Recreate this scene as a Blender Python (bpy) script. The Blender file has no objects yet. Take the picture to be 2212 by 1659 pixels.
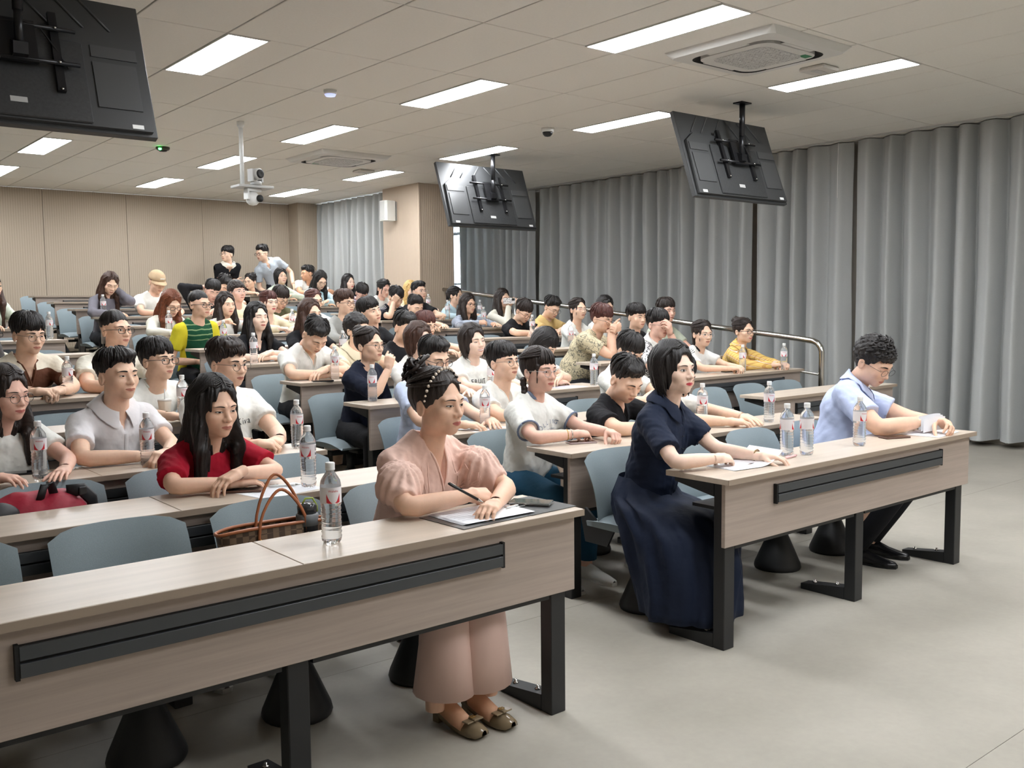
import bpy, math, random
import numpy as np
from mathutils import Matrix, Vector
from mathutils.bvhtree import BVHTree
PI = math.pi
sc = bpy.context.scene
COL = sc.collection

# ------------------------------------------------------------------ camera, world, exposure
CH = 1.4924
def camera():
    yaw, pitch, roll = 0.6863, -0.0829, -0.0099
    F = Vector((math.sin(yaw)*math.cos(pitch), math.cos(yaw)*math.cos(pitch), math.sin(pitch)))
    R = Vector((math.cos(yaw), -math.sin(yaw), 0)); U = R.cross(F)
    R2 = math.cos(roll)*R + math.sin(roll)*U; U2 = -math.sin(roll)*R + math.cos(roll)*U
    cd = bpy.data.cameras.new('camera'); co = bpy.data.objects.new('camera', cd); COL.objects.link(co)
    m = Matrix((R2, U2, -F)).transposed().to_4x4(); m.translation = Vector((0, 0, CH))
    co.matrix_world = m
    cd.sensor_width = 36; cd.lens = 2053.889/2212*36; cd.clip_start = 0.05; cd.clip_end = 100
    sc.camera = co
camera()
w = bpy.data.worlds.new('world'); sc.world = w; w.use_nodes = True
w.node_tree.nodes['Background'].inputs[0].default_value = (0.86, 0.93, 1.0, 1)
w.node_tree.nodes['Background'].inputs[1].default_value = 1.6
sc.view_settings.view_transform = 'Standard'; sc.view_settings.look = 'None'
sc.view_settings.exposure = 1.58; sc.view_settings.gamma = 1.0; sc.view_settings.use_curve_mapping = False
PANEL_STRENGTH = 14

# ------------------------------------------------------------------ helpers
def lin(c):
    r = []
    for v in c[:3]:
        v = v/255.0
        r.append(v/12.92 if v <= 0.04045 else ((v+0.055)/1.055)**2.4)
    return (r[0], r[1], r[2], 1.0)
MATS = {}
def mat(name, col, rough=0.6, metal=0.0, spec=0.5, emit=None, strength=1.0, build=None, **kw):
    if name in MATS: return MATS[name]
    m = bpy.data.materials.new(name); m.use_nodes = True
    nt = m.node_tree; b = nt.nodes['Principled BSDF']
    b.inputs['Base Color'].default_value = lin(col); b.inputs['Roughness'].default_value = rough
    b.inputs['Metallic'].default_value = metal; b.inputs['Specular IOR Level'].default_value = spec
    if emit:
        b.inputs['Emission Color'].default_value = lin(emit); b.inputs['Emission Strength'].default_value = strength
    for k, v in kw.items(): b.inputs[k.replace('_', ' ')].default_value = v
    m.diffuse_color = lin(col)
    if build: build(nt, b, col)
    MATS[name] = m
    return m
def N(nt, typ, **props):
    n = nt.nodes.new(typ)
    for k, v in props.items():
        if k.startswith('i_'): n.inputs[int(k[2:])].default_value = v
        else: setattr(n, k, v)
    return n
def coords(nt, scale=(1, 1, 1), kind='Object'):
    tc = N(nt, 'ShaderNodeTexCoord'); mp = N(nt, 'ShaderNodeMapping')
    mp.inputs['Scale'].default_value = scale
    nt.links.new(tc.outputs[kind], mp.inputs[0]); return mp.outputs[0]
def noise_color(nt, b, col, scale, mn, mx, detail=4, nscale=1.0, bump=0.0, c2=None, rough=0.6, dist=0.002):
    co = coords(nt, scale)
    n = N(nt, 'ShaderNodeTexNoise'); n.inputs['Scale'].default_value = nscale; n.inputs['Detail'].default_value = detail
    n.inputs['Roughness'].default_value = rough
    nt.links.new(co, n.inputs[0])
    mx_ = N(nt, 'ShaderNodeMapRange'); mx_.inputs[1].default_value = 0.3; mx_.inputs[2].default_value = 0.7
    mx_.inputs[3].default_value = 0.0; mx_.inputs[4].default_value = 1.0
    nt.links.new(n.outputs[0], mx_.inputs[0])
    mix = N(nt, 'ShaderNodeMix', data_type='RGBA')
    nt.links.new(mx_.outputs[0], mix.inputs[0])
    c = lin(col); d = lin(c2) if c2 else None
    mix.inputs[6].default_value = (c[0]*mn, c[1]*mn, c[2]*mn, 1)
    mix.inputs[7].default_value = (c[0]*mx, c[1]*mx, c[2]*mx, 1) if not d else d
    nt.links.new(mix.outputs[2], b.inputs['Base Color'])
    if bump:
        bp = N(nt, 'ShaderNodeBump'); bp.inputs['Strength'].default_value = bump; bp.inputs['Distance'].default_value = dist
        nt.links.new(n.outputs[0], bp.inputs['Height']); nt.links.new(bp.outputs[0], b.inputs['Normal'])
    return mix

class MB:
    """collects boxes, tubes and lathes into one mesh"""
    def __init__(s): s.v = []; s.f = []; s.m = []; s.sm = []; s.n = 0
    def add(s, verts, faces, mi=0, smooth=False):
        verts = np.asarray(verts, float).reshape(-1, 3)
        s.v.append(verts)
        k = s.n
        for f in faces: s.f.append([i+k for i in f]); s.m.append(mi); s.sm.append(smooth)
        s.n += len(verts); return s
    def box(s, x0, x1, y0, y1, z0, z1, mi=0, bev=0.0):
        if bev > 0:
            b = bev
            xs = [(x0, x1)]; V = []
            # three-way bevelled box through 24 vertices
            F = []
            def vid(p): V.append(p); return len(V)-1
            c = {}
            for ix, x in enumerate((x0, x1)):
                for iy, y in enumerate((y0, y1)):
                    for iz, z in enumerate((z0, z1)):
                        sx = b if ix == 0 else -b; sy = b if iy == 0 else -b; sz = b if iz == 0 else -b
                        c[ix, iy, iz, 0] = vid((x, y+sy, z+sz)); c[ix, iy, iz, 1] = vid((x+sx, y, z+sz)); c[ix, iy, iz, 2] = vid((x+sx, y+sy, z))
            g = lambda a, i: c[a[0], a[1], a[2], i]
            F.append([g((0,0,0),0), g((0,0,1),0), g((0,1,1),0), g((0,1,0),0)]); F.append([g((1,0,0),0), g((1,1,0),0), g((1,1,1),0), g((1,0,1),0)])
            F.append([g((0,0,0),1), g((1,0,0),1), g((1,0,1),1), g((0,0,1),1)]); F.append([g((0,1,0),1), g((0,1,1),1), g((1,1,1),1), g((1,1,0),1)])
            F.append([g((0,0,0),2), g((0,1,0),2), g((1,1,0),2), g((1,0,0),2)]); F.append([g((0,0,1),2), g((1,0,1),2), g((1,1,1),2), g((0,1,1),2)])
            for iy in (0, 1):
                for iz in (0, 1): # edges along x join faces 1 and 2
                    F.append([g((0,iy,iz),1), g((1,iy,iz),1), g((1,iy,iz),2), g((0,iy,iz),2)])
            for ix in (0, 1):
                for iz in (0, 1): F.append([g((ix,0,iz),0), g((ix,1,iz),0), g((ix,1,iz),2), g((ix,0,iz),2)])
            for ix in (0, 1):
                for iy in (0, 1): F.append([g((ix,iy,0),0), g((ix,iy,1),0), g((ix,iy,1),1), g((ix,iy,0),1)])
            for k in ((i, j, l) for i in (0, 1) for j in (0, 1) for l in (0, 1)): F.append([g(k, 0), g(k, 1), g(k, 2)])
            cen = np.array([(x0+x1)/2, (y0+y1)/2, (z0+z1)/2]); Va = np.array(V)
            for i, f in enumerate(F):
                p = Va[f]; n = np.cross(p[1]-p[0], p[2]-p[0])
                if n @ (p.mean(0)-cen) < 0: F[i] = f[::-1]
            return s.add(V, F, mi)
        V = [(x, y, z) for x in (x0, x1) for y in (y0, y1) for z in (z0, z1)]
        return s.add(V, [[0,1,3,2],[4,6,7,5],[0,4,5,1],[2,3,7,6],[0,2,6,4],[1,5,7,3]], mi)
    def tube(s, path, r, seg=10, mi=0, cap=True, smooth=True, ell=None, up=(0, 0, 1)):
        P = np.asarray(path, float); n = len(P); r = np.broadcast_to(np.asarray(r, float), (n,))
        T = np.gradient(P, axis=0); T /= np.linalg.norm(T, axis=1)[:, None]+1e-12
        u = np.asarray(up, float)
        if abs(T[0]@u) > 0.95: u = np.array([1.0, 0.1, 0])
        A = u-T[0]*(u@T[0]); A /= np.linalg.norm(A)
        V = []
        a = np.linspace(0, 2*PI, seg, endpoint=False)
        for i in range(n):
            A = A-T[i]*(A@T[i]); A /= np.linalg.norm(A); B = np.cross(T[i], A)
            ea, eb = (1, 1) if ell is None else ell
            V.append(P[i]+r[i]*(np.cos(a)[:, None]*A*ea+np.sin(a)[:, None]*B*eb))
        V = np.concatenate(V)
        F = []
        for i in range(n-1):
            for j in range(seg):
                k = (j+1) % seg; F.append([i*seg+j, i*seg+k, (i+1)*seg+k, (i+1)*seg+j])
        if cap: F.append(list(range(seg))[::-1]); F.append([(n-1)*seg+j for j in range(seg)])
        return s.add(V, F, mi, smooth)
    def lathe(s, prof, c=(0, 0, 0), seg=20, mi=0, smooth=True, sx=1, sy=1, rad=None):
        a = np.linspace(0, 2*PI, seg, endpoint=False); V = []
        for r, z in prof:
            rr = r if rad is None else r*(1+rad(a, z))
            V.append(np.stack([c[0]+np.cos(a)*rr*sx, c[1]+np.sin(a)*rr*sy, np.full(seg, c[2]+z)], 1))
        V = np.concatenate(V); F = []; n = len(prof)
        for i in range(n-1):
            for j in range(seg):
                k = (j+1) % seg; F.append([i*seg+j, i*seg+k, (i+1)*seg+k, (i+1)*seg+j])
        if prof[0][0] > 1e-5: F.append(list(range(seg))[::-1])
        if prof[-1][0] > 1e-5: F.append([(n-1)*seg+j for j in range(seg)])
        return s.add(V, F, mi, smooth)
    def prism(s, poly, axis, a0, a1, mi=0, smooth=False):
        """poly: 2-D points in the other two axes (cyclic order), extruded from a0 to a1"""
        n = len(poly); V = []
        for a in (a0, a1):
            for p in poly:
                q = [p[0], p[1]]; q.insert(axis, a); V.append(q)
        F = [list(range(n)), [n+i for i in range(n)][::-1]]+[[i, i+n, (i+1) % n+n, (i+1) % n] for i in range(n)]
        cen = np.mean(V, 0); Va = np.array(V)
        for i, f in enumerate(F):
            p = Va[f]; nn = np.cross(p[1]-p[0], p[2]-p[0])
            if nn @ (p.mean(0)-cen) < 0: F[i] = f[::-1]
        return s.add(V, F, mi, smooth)
    def grid(s, P, mi=0, smooth=True, closed=False):
        """P: (a,b,3) array of points"""
        a, b, _ = P.shape; F = []
        for i in range(a-1):
            for j in range(b if closed else b-1):
                k = (j+1) % b; F.append([i*b+j, i*b+k, (i+1)*b+k, (i+1)*b+j])
        return s.add(P.reshape(-1, 3), F, mi, smooth)
    def xf(s, M):
        M = np.array(M)
        s.v = [v@M[:3, :3].T+M[:3, 3] for v in s.v]; return s
    def mesh(s, name, mats):
        V = np.concatenate(s.v)
        me = bpy.data.meshes.new(name)
        fl = np.array([len(f) for f in s.f]); lv = np.concatenate([np.asarray(f) for f in s.f])
        me.vertices.add(len(V)); me.vertices.foreach_set('co', V.ravel())
        me.loops.add(len(lv)); me.loops.foreach_set('vertex_index', lv)
        me.polygons.add(len(fl)); me.polygons.foreach_set('loop_start', np.concatenate([[0], np.cumsum(fl)[:-1]]))
        try: me.polygons.foreach_set('loop_total', fl)
        except Exception: pass
        me.polygons.foreach_set('material_index', np.array(s.m)); me.polygons.foreach_set('use_smooth', np.array(s.sm))
        for m in (mats if isinstance(mats, (list, tuple)) else [mats]): me.materials.append(m)
        me.update(calc_edges=True); me.validate(); return me

def tri_mesh(name, V, F, mats, mi=None, smooth=True):
    me = bpy.data.meshes.new(name)
    F = np.asarray(F); k = F.shape[1]
    me.vertices.add(len(V)); me.vertices.foreach_set('co', np.asarray(V, float).ravel())
    me.loops.add(F.size); me.loops.foreach_set('vertex_index', F.ravel())
    me.polygons.add(len(F)); me.polygons.foreach_set('loop_start', np.arange(len(F))*k)
    try: me.polygons.foreach_set('loop_total', np.full(len(F), k))
    except Exception: pass
    me.polygons.foreach_set('use_smooth', np.full(len(F), smooth))
    if mi is not None: me.polygons.foreach_set('material_index', mi)
    for m in (mats if isinstance(mats, (list, tuple)) else [mats]): me.materials.append(m)
    me.update(calc_edges=True); return me

def obj(name, me, parent=None, loc=(0, 0, 0), mats=None):
    if isinstance(me, MB): me = me.mesh(name, mats)
    o = bpy.data.objects.new(name, me); COL.objects.link(o); o.location = loc
    if parent is not None: o.parent = parent
    return o
def tag(o, label=None, cat=None, group=None, kind=None):
    if label: o['label'] = label
    if cat: o['category'] = cat
    if group: o['group'] = group
    if kind: o['kind'] = kind
    return o
def thing(name, label, cat, loc=(0, 0, 0), rz=0.0, group=None, kind=None):
    o = bpy.data.objects.new(name, None); COL.objects.link(o); o.location = loc; o.rotation_euler = (0, 0, rz)
    o.empty_display_size = 0.1
    return tag(o, label, cat, group, kind)
def copy_tree(src, loc, rz=None, label=None, group=None):
    r = src.copy(); COL.objects.link(r); r.location = loc
    if rz is not None: r.rotation_euler = (0, 0, rz)
    if label: r['label'] = label
    if group: r['group'] = group
    for ch in list(src.children):
        c = ch.copy(); COL.objects.link(c); c.parent = r
        for g in list(ch.children):
            d = g.copy(); COL.objects.link(d); d.parent = c
    return r
# ray helpers: a pixel of the 2212 x 1659 frame to a point in the room
_cam = sc.camera.matrix_world
_R = np.array(_cam)[:3, :3]
def ray(u, v): return _R@np.array([(u-1106)/2053.889, -(v-829.5)/2053.889, -1.0])
def aty(u, v, y): d = ray(u, v); return d*(y/d[1])+np.array([0, 0, CH])
def atz(u, v, z): d = ray(u, v); return d*((z-CH)/d[2])+np.array([0, 0, CH])
def atx(u, v, x): d = ray(u, v); return d*(x/d[0])+np.array([0, 0, CH])
def proj(P):
    q = _R.T@(np.asarray(P, float)-np.array([0, 0, CH])); return 1106-2053.889*q[0]/q[2], 829.5+2053.889*q[1]/q[2]
def rowY(n): return 2.455+0.9575*(n-1)
def rowF(n): return max(0, n-3)*0.0925
CEIL = 3.296
XL0, XL1, XA0, XA1, XB0, XB1 = 0.12, 2.34, 3.17, 5.39, 6.22, 8.03
ORD = ['', 'front', 'second', 'third', 'fourth', 'fifth', 'sixth', 'seventh', 'eighth', 'ninth', 'tenth', 'eleventh', 'twelfth', 'rearmost']

# ------------------------------------------------------------------ materials
def wood_build(mn=0.86, mx=1.05):
    def f(nt, b, col):
        noise_color(nt, b, col, (0.9, 9, 26), mn, mx, detail=5, nscale=2.2, bump=0.04)
    return f
TOP = mat('laminate_top', (198, 184, 168), 0.34, spec=0.45, build=lambda nt, b, c: noise_color(nt, b, c, (0.9, 14, 14), .90, 1.05, 5, 1.6))
EDGE = mat('laminate_edge', (158, 142, 126), 0.5)
WOOD = mat('laminate_panel', (176, 161, 150), 0.45, build=wood_build())
BLACK = mat('black_powder_coat', (32, 33, 35), 0.5)
TRAYM = mat('anthracite_aluminium', (72, 75, 78), 0.4, 0.3)
GROOVE = mat('matt_black', (12, 12, 13), 0.7)
FABRIC = mat('grey_blue_fabric', (132, 144, 149), 0.85, spec=0.2, build=lambda nt, b, c: noise_color(nt, b, c, (1, 1, 1), .93, 1.05, 2, 300, bump=0.25, dist=0.001))
CHROME = mat('polished_steel', (205, 203, 198), 0.16, 1.0)
WHITEP = mat('white_plastic', (225, 226, 224), 0.4)
GREYP = mat('light_grey_plastic', (178, 178, 176), 0.45)
PAPER = mat('white_paper', (236, 238, 242), 0.75)
GLASS = mat('clear_plastic', (250, 252, 252), 0.04, Transmission_Weight=1.0, IOR=1.33)
# ------------------------------------------------------------------ the room
def floor_mat(nt, b, col):
    m = noise_color(nt, b, col, (1, 1, 1), .86, 1.06, 6, 1.6, rough=0.62)
    co = coords(nt, (1, 1, 1)); n = N(nt, 'ShaderNodeTexNoise'); n.inputs['Scale'].default_value = 34; n.inputs['Detail'].default_value = 3
    nt.links.new(co, n.inputs[0])
    mr = N(nt, 'ShaderNodeMapRange'); mr.inputs[3].default_value = 0.94; mr.inputs[4].default_value = 1.05; nt.links.new(n.outputs[0], mr.inputs[0])
    mm = N(nt, 'ShaderNodeMix', data_type='RGBA', blend_type='MULTIPLY'); mm.inputs[0].default_value = 1
    nt.links.new(m.outputs[2], mm.inputs[6]); nt.links.new(mr.outputs[0], mm.inputs[7]); nt.links.new(mm.outputs[2], b.inputs['Base Color'])
FLOORM = mat('grey_vinyl', (162, 157, 146), 0.55, spec=0.35, build=floor_mat)
SEAM = mat('dark_seam', (136, 130, 118), 0.7)
TREADM = mat('stair_vinyl', (150, 140, 122), 0.6, build=floor_mat)
fl = tag(bpy.data.objects.new('floor', None), kind='structure'); COL.objects.link(fl)
# vinyl sheets two metres wide with fine recessed joints
y0 = -2.685
while y0 < 5.0:
    y1 = min(y0+2.02, 5.0)
    obj('vinyl_sheet', MB().box(-3.5, 10.1, max(y0, -2.2)+.001, y1-.001, -.05, 0), fl, mats=FLOORM)
    y0 += 2.02
obj('vinyl_sheet', MB().box(8.52, 10.1, 5.0, 15.6, -.05, 0), fl, mats=FLOORM)
obj('subfloor', MB().box(-3.5, 10.1, -2.2, 15.6, -.09, -.049), fl, mats=SEAM)
# stepped platform, one tread for each row from the fourth on
pf = tag(bpy.data.objects.new('trim_1', None), kind='structure'); COL.objects.link(pf)
for n in range(4, 14):
    ya = rowY(n)-0.28; yb = rowY(n+1)-0.28 if n < 13 else 15.6
    obj('stair_tread', MB().box(-3.5, 8.52, ya, yb, rowF(n)-.11, rowF(n)), pf, mats=TREADM)
    obj('stair_riser', MB().box(-3.5, 8.525, ya-.012, ya, rowF(n)-.12, rowF(n)+.002), pf, mats=SEAM)
obj('side_panel', MB().prism([(rowY(4)-.28, 0)]+[p for n in range(4, 14) for p in ((rowY(n)-.28, rowF(n)), ((rowY(n+1)-.28) if n < 13 else 15.6, rowF(n)))]+[(15.6, 0)], 0, 8.5, 8.53), pf, mats=SEAM)

# ceiling: tiles 0.6 x 1.2 laid in a recessed grid
TILEM = mat('ceiling_tile', (226, 223, 216), 0.8, spec=0.2, build=lambda nt, b, c: noise_color(nt, b, c, (1, 1, 1), .975, 1.015, 3, 60))
GRIDM = mat('ceiling_grid', (84, 80, 76), 0.6)
ce = tag(bpy.data.objects.new('ceiling', None), kind='structure'); COL.objects.link(ce)
gx = lambda i: 3.247+.6*i
gy = lambda j: 6.151+1.2*j
LIGHTS = [(i, j) for i in (-1, 2.5, 6) for j in (-6, -4, -2, 0, 2, 4, 6)]
half = {}
for i, j in LIGHTS:
    half[(math.floor(i), j)] = 0 if i == math.floor(i) else 1
SKIP = set()
for (i, j) in ((3, -2), (4, -2), (3, 3), (4, 3), (-4, 3), (-5, 3)): pass
tile_me = {}
def tile(x0, x1, y0_, y1_):
    g = .0055
    key = (round(x1-x0, 3), round(y1_-y0_, 3))
    if key not in tile_me:
        tile_me[key] = MB().box(g, x1-x0-g, g, y1_-y0_-g, 0, .02, bev=.003).mesh('ceiling_tile', TILEM)
    obj('ceiling_tile', tile_me[key], ce, (x0, y0_, CEIL))
tcount = 0
for j in range(-4, 8):
    for i in range(-8 if j > 1 else -3, 12):
        x0, x1, ya, yb = gx(i), gx(i+1), gy(j), min(gy(j+1), 15.6)
        if i == 11: x1 = 10.1
        if yb-ya < .1: continue
        if (i, j) in half:
            h = half[(i, j)]
            if h == 0: x0 += .3
            else: x1 -= .3
        tile(x0, x1, ya, yb); tcount += 1
obj('grid_backing', MB().box(-3.6, 10.2, -2.3, 15.7, CEIL+.012, CEIL+.1), ce, mats=GRIDM)
obj('plain_ceiling', MB().box(-3.6, 10.2, -2.3, gy(-4), CEIL, CEIL+.02), ce, mats=TILEM)
obj('plain_ceiling', MB().box(-3.6, gx(-3), gy(-4), gy(2), CEIL, CEIL+.02), ce, mats=TILEM)

# walls: back wall of ribbed panels, pilaster, pillar, right wall behind the curtains, far-left and front walls outside the frame
def rib(nt, b, col):
    co = coords(nt, (1, 1, 1))
    wv = N(nt, 'ShaderNodeTexWave', wave_type='BANDS', bands_direction='DIAGONAL', wave_profile='SIN')
    mp = N(nt, 'ShaderNodeMapping'); mp.inputs['Scale'].default_value = (1, 1, 0); nt.links.new(co, mp.inputs[0])
    nt.links.new(mp.outputs[0], wv.inputs[0]); wv.inputs['Scale'].default_value = 19; wv.inputs['Distortion'].default_value = 0
    bp = N(nt, 'ShaderNodeBump'); bp.inputs['Strength'].default_value = .35; bp.inputs['Distance'].default_value = .005
    nt.links.new(wv.outputs[1], bp.inputs['Height']); nt.links.new(bp.outputs[0], b.inputs['Normal'])
    mix = N(nt, 'ShaderNodeMix', data_type='RGBA'); c = lin(col)
    mix.inputs[6].default_value = (c[0]*.88, c[1]*.87, c[2]*.86, 1); mix.inputs[7].default_value = (c[0]*1.03, c[1]*1.03, c[2]*1.03, 1)
    nt.links.new(wv.outputs[1], mix.inputs[0]); nt.links.new(mix.outputs[2], b.inputs['Base Color'])
RIB = mat('ribbed_wall_panel', (176, 162, 144), 0.7, build=rib)
RIB2 = mat('smooth_wall_panel', (196, 178, 158), 0.7, build=rib)
WALLM = mat('plain_wall', (200, 192, 180), 0.8)
wb = tag(bpy.data.objects.new('wall_back', None), kind='structure'); COL.objects.link(wb)
obj('backing', MB().box(-3.6, 10.2, 15.63, 15.75, 0, CEIL), wb, mats=SEAM)
x = -3.6
while x < 7.7:
    x1 = min(x+1.22, 7.75)
    obj('wall_panel', MB().box(x+.003, x1-.003, 15.6, 15.64, .9, CEIL), wb, mats=RIB); x = x1
obj('pilaster', MB().box(7.72, 8.3, 15.25, 15.6, .9, CEIL), wb, mats=RIB)
wr = tag(bpy.data.objects.new('wall_right', None), kind='structure'); COL.objects.link(wr)
obj('wall_panel', MB().box(10.1, 10.25, -2.2, 12.6, 0, CEIL), wr, mats=WALLM)
obj('wall_panel', MB().box(10.1, 10.25, 12.6, 15.6, 0, 1.72), wr, mats=WALLM)
obj('wall_panel', MB().box(10.1, 10.25, 12.6, 15.6, 2.95, CEIL), wr, mats=WALLM)
pl = tag(bpy.data.objects.new('wall_pillar', None), kind='structure'); COL.objects.link(pl)
obj('pillar_core', MB().box(7.93, 8.55, 11.8, 12.8, 0, CEIL), pl, mats=RIB2)
obj('corner_bead', MB().box(7.92, 7.945, 11.79, 11.815, 0, CEIL), pl, mats=RIB2)
tag(obj('wall_left', MB().box(-3.75, -3.5, -2.2, 15.6, 0, CEIL), mats=WALLM), kind='structure')
tag(obj('wall_front', MB().box(-3.6, 10.2, -2.4, -2.2, 0, CEIL), mats=WALLM), kind='structure')
wn = tag(bpy.data.objects.new('window_1', None), kind='structure'); COL.objects.link(wn)
FRM = mat('window_frame_grey', (150, 155, 160), 0.5)
f = MB()
for (a, b_, c, d) in ((12.6, 15.6, 1.72, 1.79), (12.6, 15.6, 2.89, 2.95), (12.6, 15.6, 1.86, 1.89), (12.6, 15.6, 2.74, 2.79)): f.box(10.08, 10.2, a, b_, c, d)
for yy in (12.6, 13.24, 14.0, 14.8, 15.54): f.box(10.08, 10.2, yy, yy+.06, 1.72, 2.95)
obj('window_frame', f, wn, mats=FRM)
obj('pane', MB().box(10.14, 10.15, 12.6, 15.6, 1.75, 2.93), wn, mats=mat('window_glass', (235, 242, 246), .05, Transmission_Weight=1.0, IOR=1.01))
SKYM = mat('bright_overcast_sky', (255, 255, 255), 1, emit=(236, 244, 255), strength=5)
tag(obj('sky_panel', MB().box(10.6, 10.62, 11.5, 16.5, 1, 4), mats=SKYM), kind='structure')  # glowing panel set outside the glass, standing in for the bright sky

# curtains
def curtain(name, label, x, ya, yb, z0, z1, col, seed, fold=.26, amp=.06, facing=-1):
    rnd = random.Random(seed); n = int((yb-ya)/.012); ys = np.linspace(ya, yb, n)
    # irregular fold phase
    ph = np.zeros(n); k = 0; cur = 0.0
    knots = [ya]; 
    while knots[-1] < yb: knots.append(knots[-1]+fold*rnd.uniform(.8, 1.25))
    kn = np.array(knots); phase = np.interp(ys, kn, np.arange(len(kn)))*2*PI
    am = 1.35*amp*(.85+.25*np.sin(np.interp(ys, kn, [rnd.uniform(0, 6) for _ in kn])))
    w = 2*np.abs(np.sin(phase/2))**1.15-1; w += .10*np.sin(2.2*phase+1)
    zs = np.array([z0, z0+.02, z0+.5, z0+1.1, z0+1.7, z1-.5, z1-.2, z1-.04, z1])
    P = np.zeros((len(zs), n, 3))
    for a, z in enumerate(zs):
        t = (z1-z)/(z1-z0); g = .8+.3*t if t > .02 else .6
        P[a, :, 0] = x+facing*-1*0+am*w*g*facing+.012*np.sin(phase*.37+z*2.2)
        P[a, :, 1] = np.clip(ys+.02*np.cos(phase)*g+.015*np.sin(z*1.3+ys*1.7)*t, ya-.02, yb+.02)
        P[a, :, 2] = z+(.010*np.sin(ys*2.1) if a < 2 else 0)
    m = MB().grid(P)
    Q = P[:, ::-1].copy(); Q[:, :, 0] += .006; m.grid(Q)
    o = obj(name, m, mats=mat('curtain_'+str(seed), col, .8, spec=.15, build=lambda nt, b, c: noise_color(nt, b, c, (1, 1, 1), .94, 1.05, 2, 220, bump=.15, dist=.001)))
    return tag(o, label, 'curtain', 'floor-length blackout curtains along the window walls')
GC = (176, 178, 177)
curtain('curtain', 'grey curtain nearest the camera at the right edge, hanging to just above the floor', 9.9, 1.0, 5.9, .06, CEIL-.012, GC, 1, .27, .085)
curtain('curtain', 'grey curtain behind the pale blue shirt man, below and right of the right television', 9.88, 5.97, 7.25, .06, CEIL-.012, GC, 2, .25, .085)
curtain('curtain', 'grey curtain left of the dark gap, behind the steel handrail in the middle', 9.88, 7.34, 11.36, .06, CEIL-.012, GC, 3, .235, .075)
curtain('curtain', 'bluish grey curtain beside the bright window strip and behind the middle television', 9.86, 11.46, 13.42, .3, CEIL-.012, (184, 187, 188), 4, .2, .055)
curtain('curtain', 'pale blue-grey curtain at the far end between back wall and pillar', 8.12, 12.82, 15.28, 1.0, CEIL-.012, (180, 182, 180), 5, .19, .05)
tag(obj('curtain_track', MB().box(9.70, 9.76, .8, 13.5, CEIL-.015, CEIL-.001), mats=mat('track_white', (190, 190, 188), .5)), 'thin pale curtain track along the right edge of the ceiling', 'curtain track')

_cur = bpy.data.objects['curtain.001']
cd_ = obj('pull_cord', MB().tube([(9.72, 6.05, CEIL-.02), (9.72, 6.054, CEIL-.3), (9.717, 6.05, CEIL-.64)], .004, 6), _cur, mats=WHITEP)
# light panels
EMIT = mat('light_diffuser', (255, 255, 255), .6, emit=(248, 251, 255), strength=PANEL_STRENGTH)
LFR = mat('light_frame', (214, 212, 208), .5)
lp = MB()
lf = MB().box(0, .3, 0, .012, -.004, .03).box(0, .3, 1.188, 1.2, -.004, .03).box(0, .012, .012, 1.188, -.004, .03).box(.288, .3, .012, 1.188, -.004, .03)
lfm = lf.mesh('frame', LFR)
ld = MB().box(.012, .288, .012, 1.188, -.002, .02).mesh('diffuser', EMIT)
nm = {(-1, 0): 'large lit light panel right of the top left television', (2.5, 0): 'lit light panel in the centre of the ceiling above the middle rows',
      (2.5, -2): 'largest lit light panel, top centre left of the round-cornered air conditioner', (6, -2): 'lit light panel right of the near air conditioner',
      (6, 0): 'lit light panel touching the left corner of the right television', (2.5, 2): 'lit light panel left of the far air conditioner',
      (6, 2): 'lit light panel directly above the middle television', (2.5, 4): 'lit light panel crossed by the white camera pole',
      (6, 4): 'lit light panel right below the far air conditioner', (6, 6): 'farthest lit light panel, above the pale far curtain',
      (2.5, 6): 'small lit light panel near the back wall, left of the camera pole', (-1, 2): 'lit light panel just below the top left television',
      (-1, 4): 'lit light panel cut by the left edge of the picture near the back wall'}
for (i, j) in LIGHTS:
    t = thing('ceiling_light', nm.get((i, j)) or 'lit light panel outside the frame, %s column, %s' % ({-1: 'left', 2.5: 'middle', 6: 'right'}[i], {-6: 'nearest the front wall', -4: 'second from the front wall', -2: 'third from the front wall', 6: 'nearest the back wall'}.get(j, 'in the middle')), 'light panel', (gx(i), gy(j), CEIL-.003), group='recessed light panels in the tiled ceiling')
    obj('frame', lfm, t); obj('diffuser', ld, t)

# ceiling cassettes
GRILLE = mat('intake_grille', (150, 150, 150), .6)
def hexgrille(nt, b, col):
    co = coords(nt, (1, 1, 1)); v = N(nt, 'ShaderNodeTexVoronoi', feature='DISTANCE_TO_EDGE'); v.inputs['Scale'].default_value = 42; v.inputs['Randomness'].default_value = .12
    nt.links.new(co, v.inputs[0]); r = N(nt, 'ShaderNodeMapRange'); r.inputs[1].default_value = .08; r.inputs[2].default_value = .2; nt.links.new(v.outputs[0], r.inputs[0])
    mx = N(nt, 'ShaderNodeMix', data_type='RGBA'); mx.inputs[6].default_value = lin((205, 205, 203)); mx.inputs[7].default_value = lin((128, 128, 128))
    nt.links.new(r.outputs[0], mx.inputs[0]); nt.links.new(mx.outputs[2], b.inputs['Base Color'])
HEX = mat('hex_grille', (170, 170, 168), .6, build=hexgrille)
ACW = mat('air_conditioner_white', (205, 204, 200), .45)
def rrect(w, h, r, n=6):
    P = []
    for cx, cy, a0 in ((w-r, h-r, 0), (-w+r, h-r, PI/2), (-w+r, -h+r, PI), (w-r, -h+r, 1.5*PI)):
        for k in range(n+1): a = a0+PI/2*k/n; P.append((cx+r*math.cos(a), cy+r*math.sin(a)))
    return P
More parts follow.
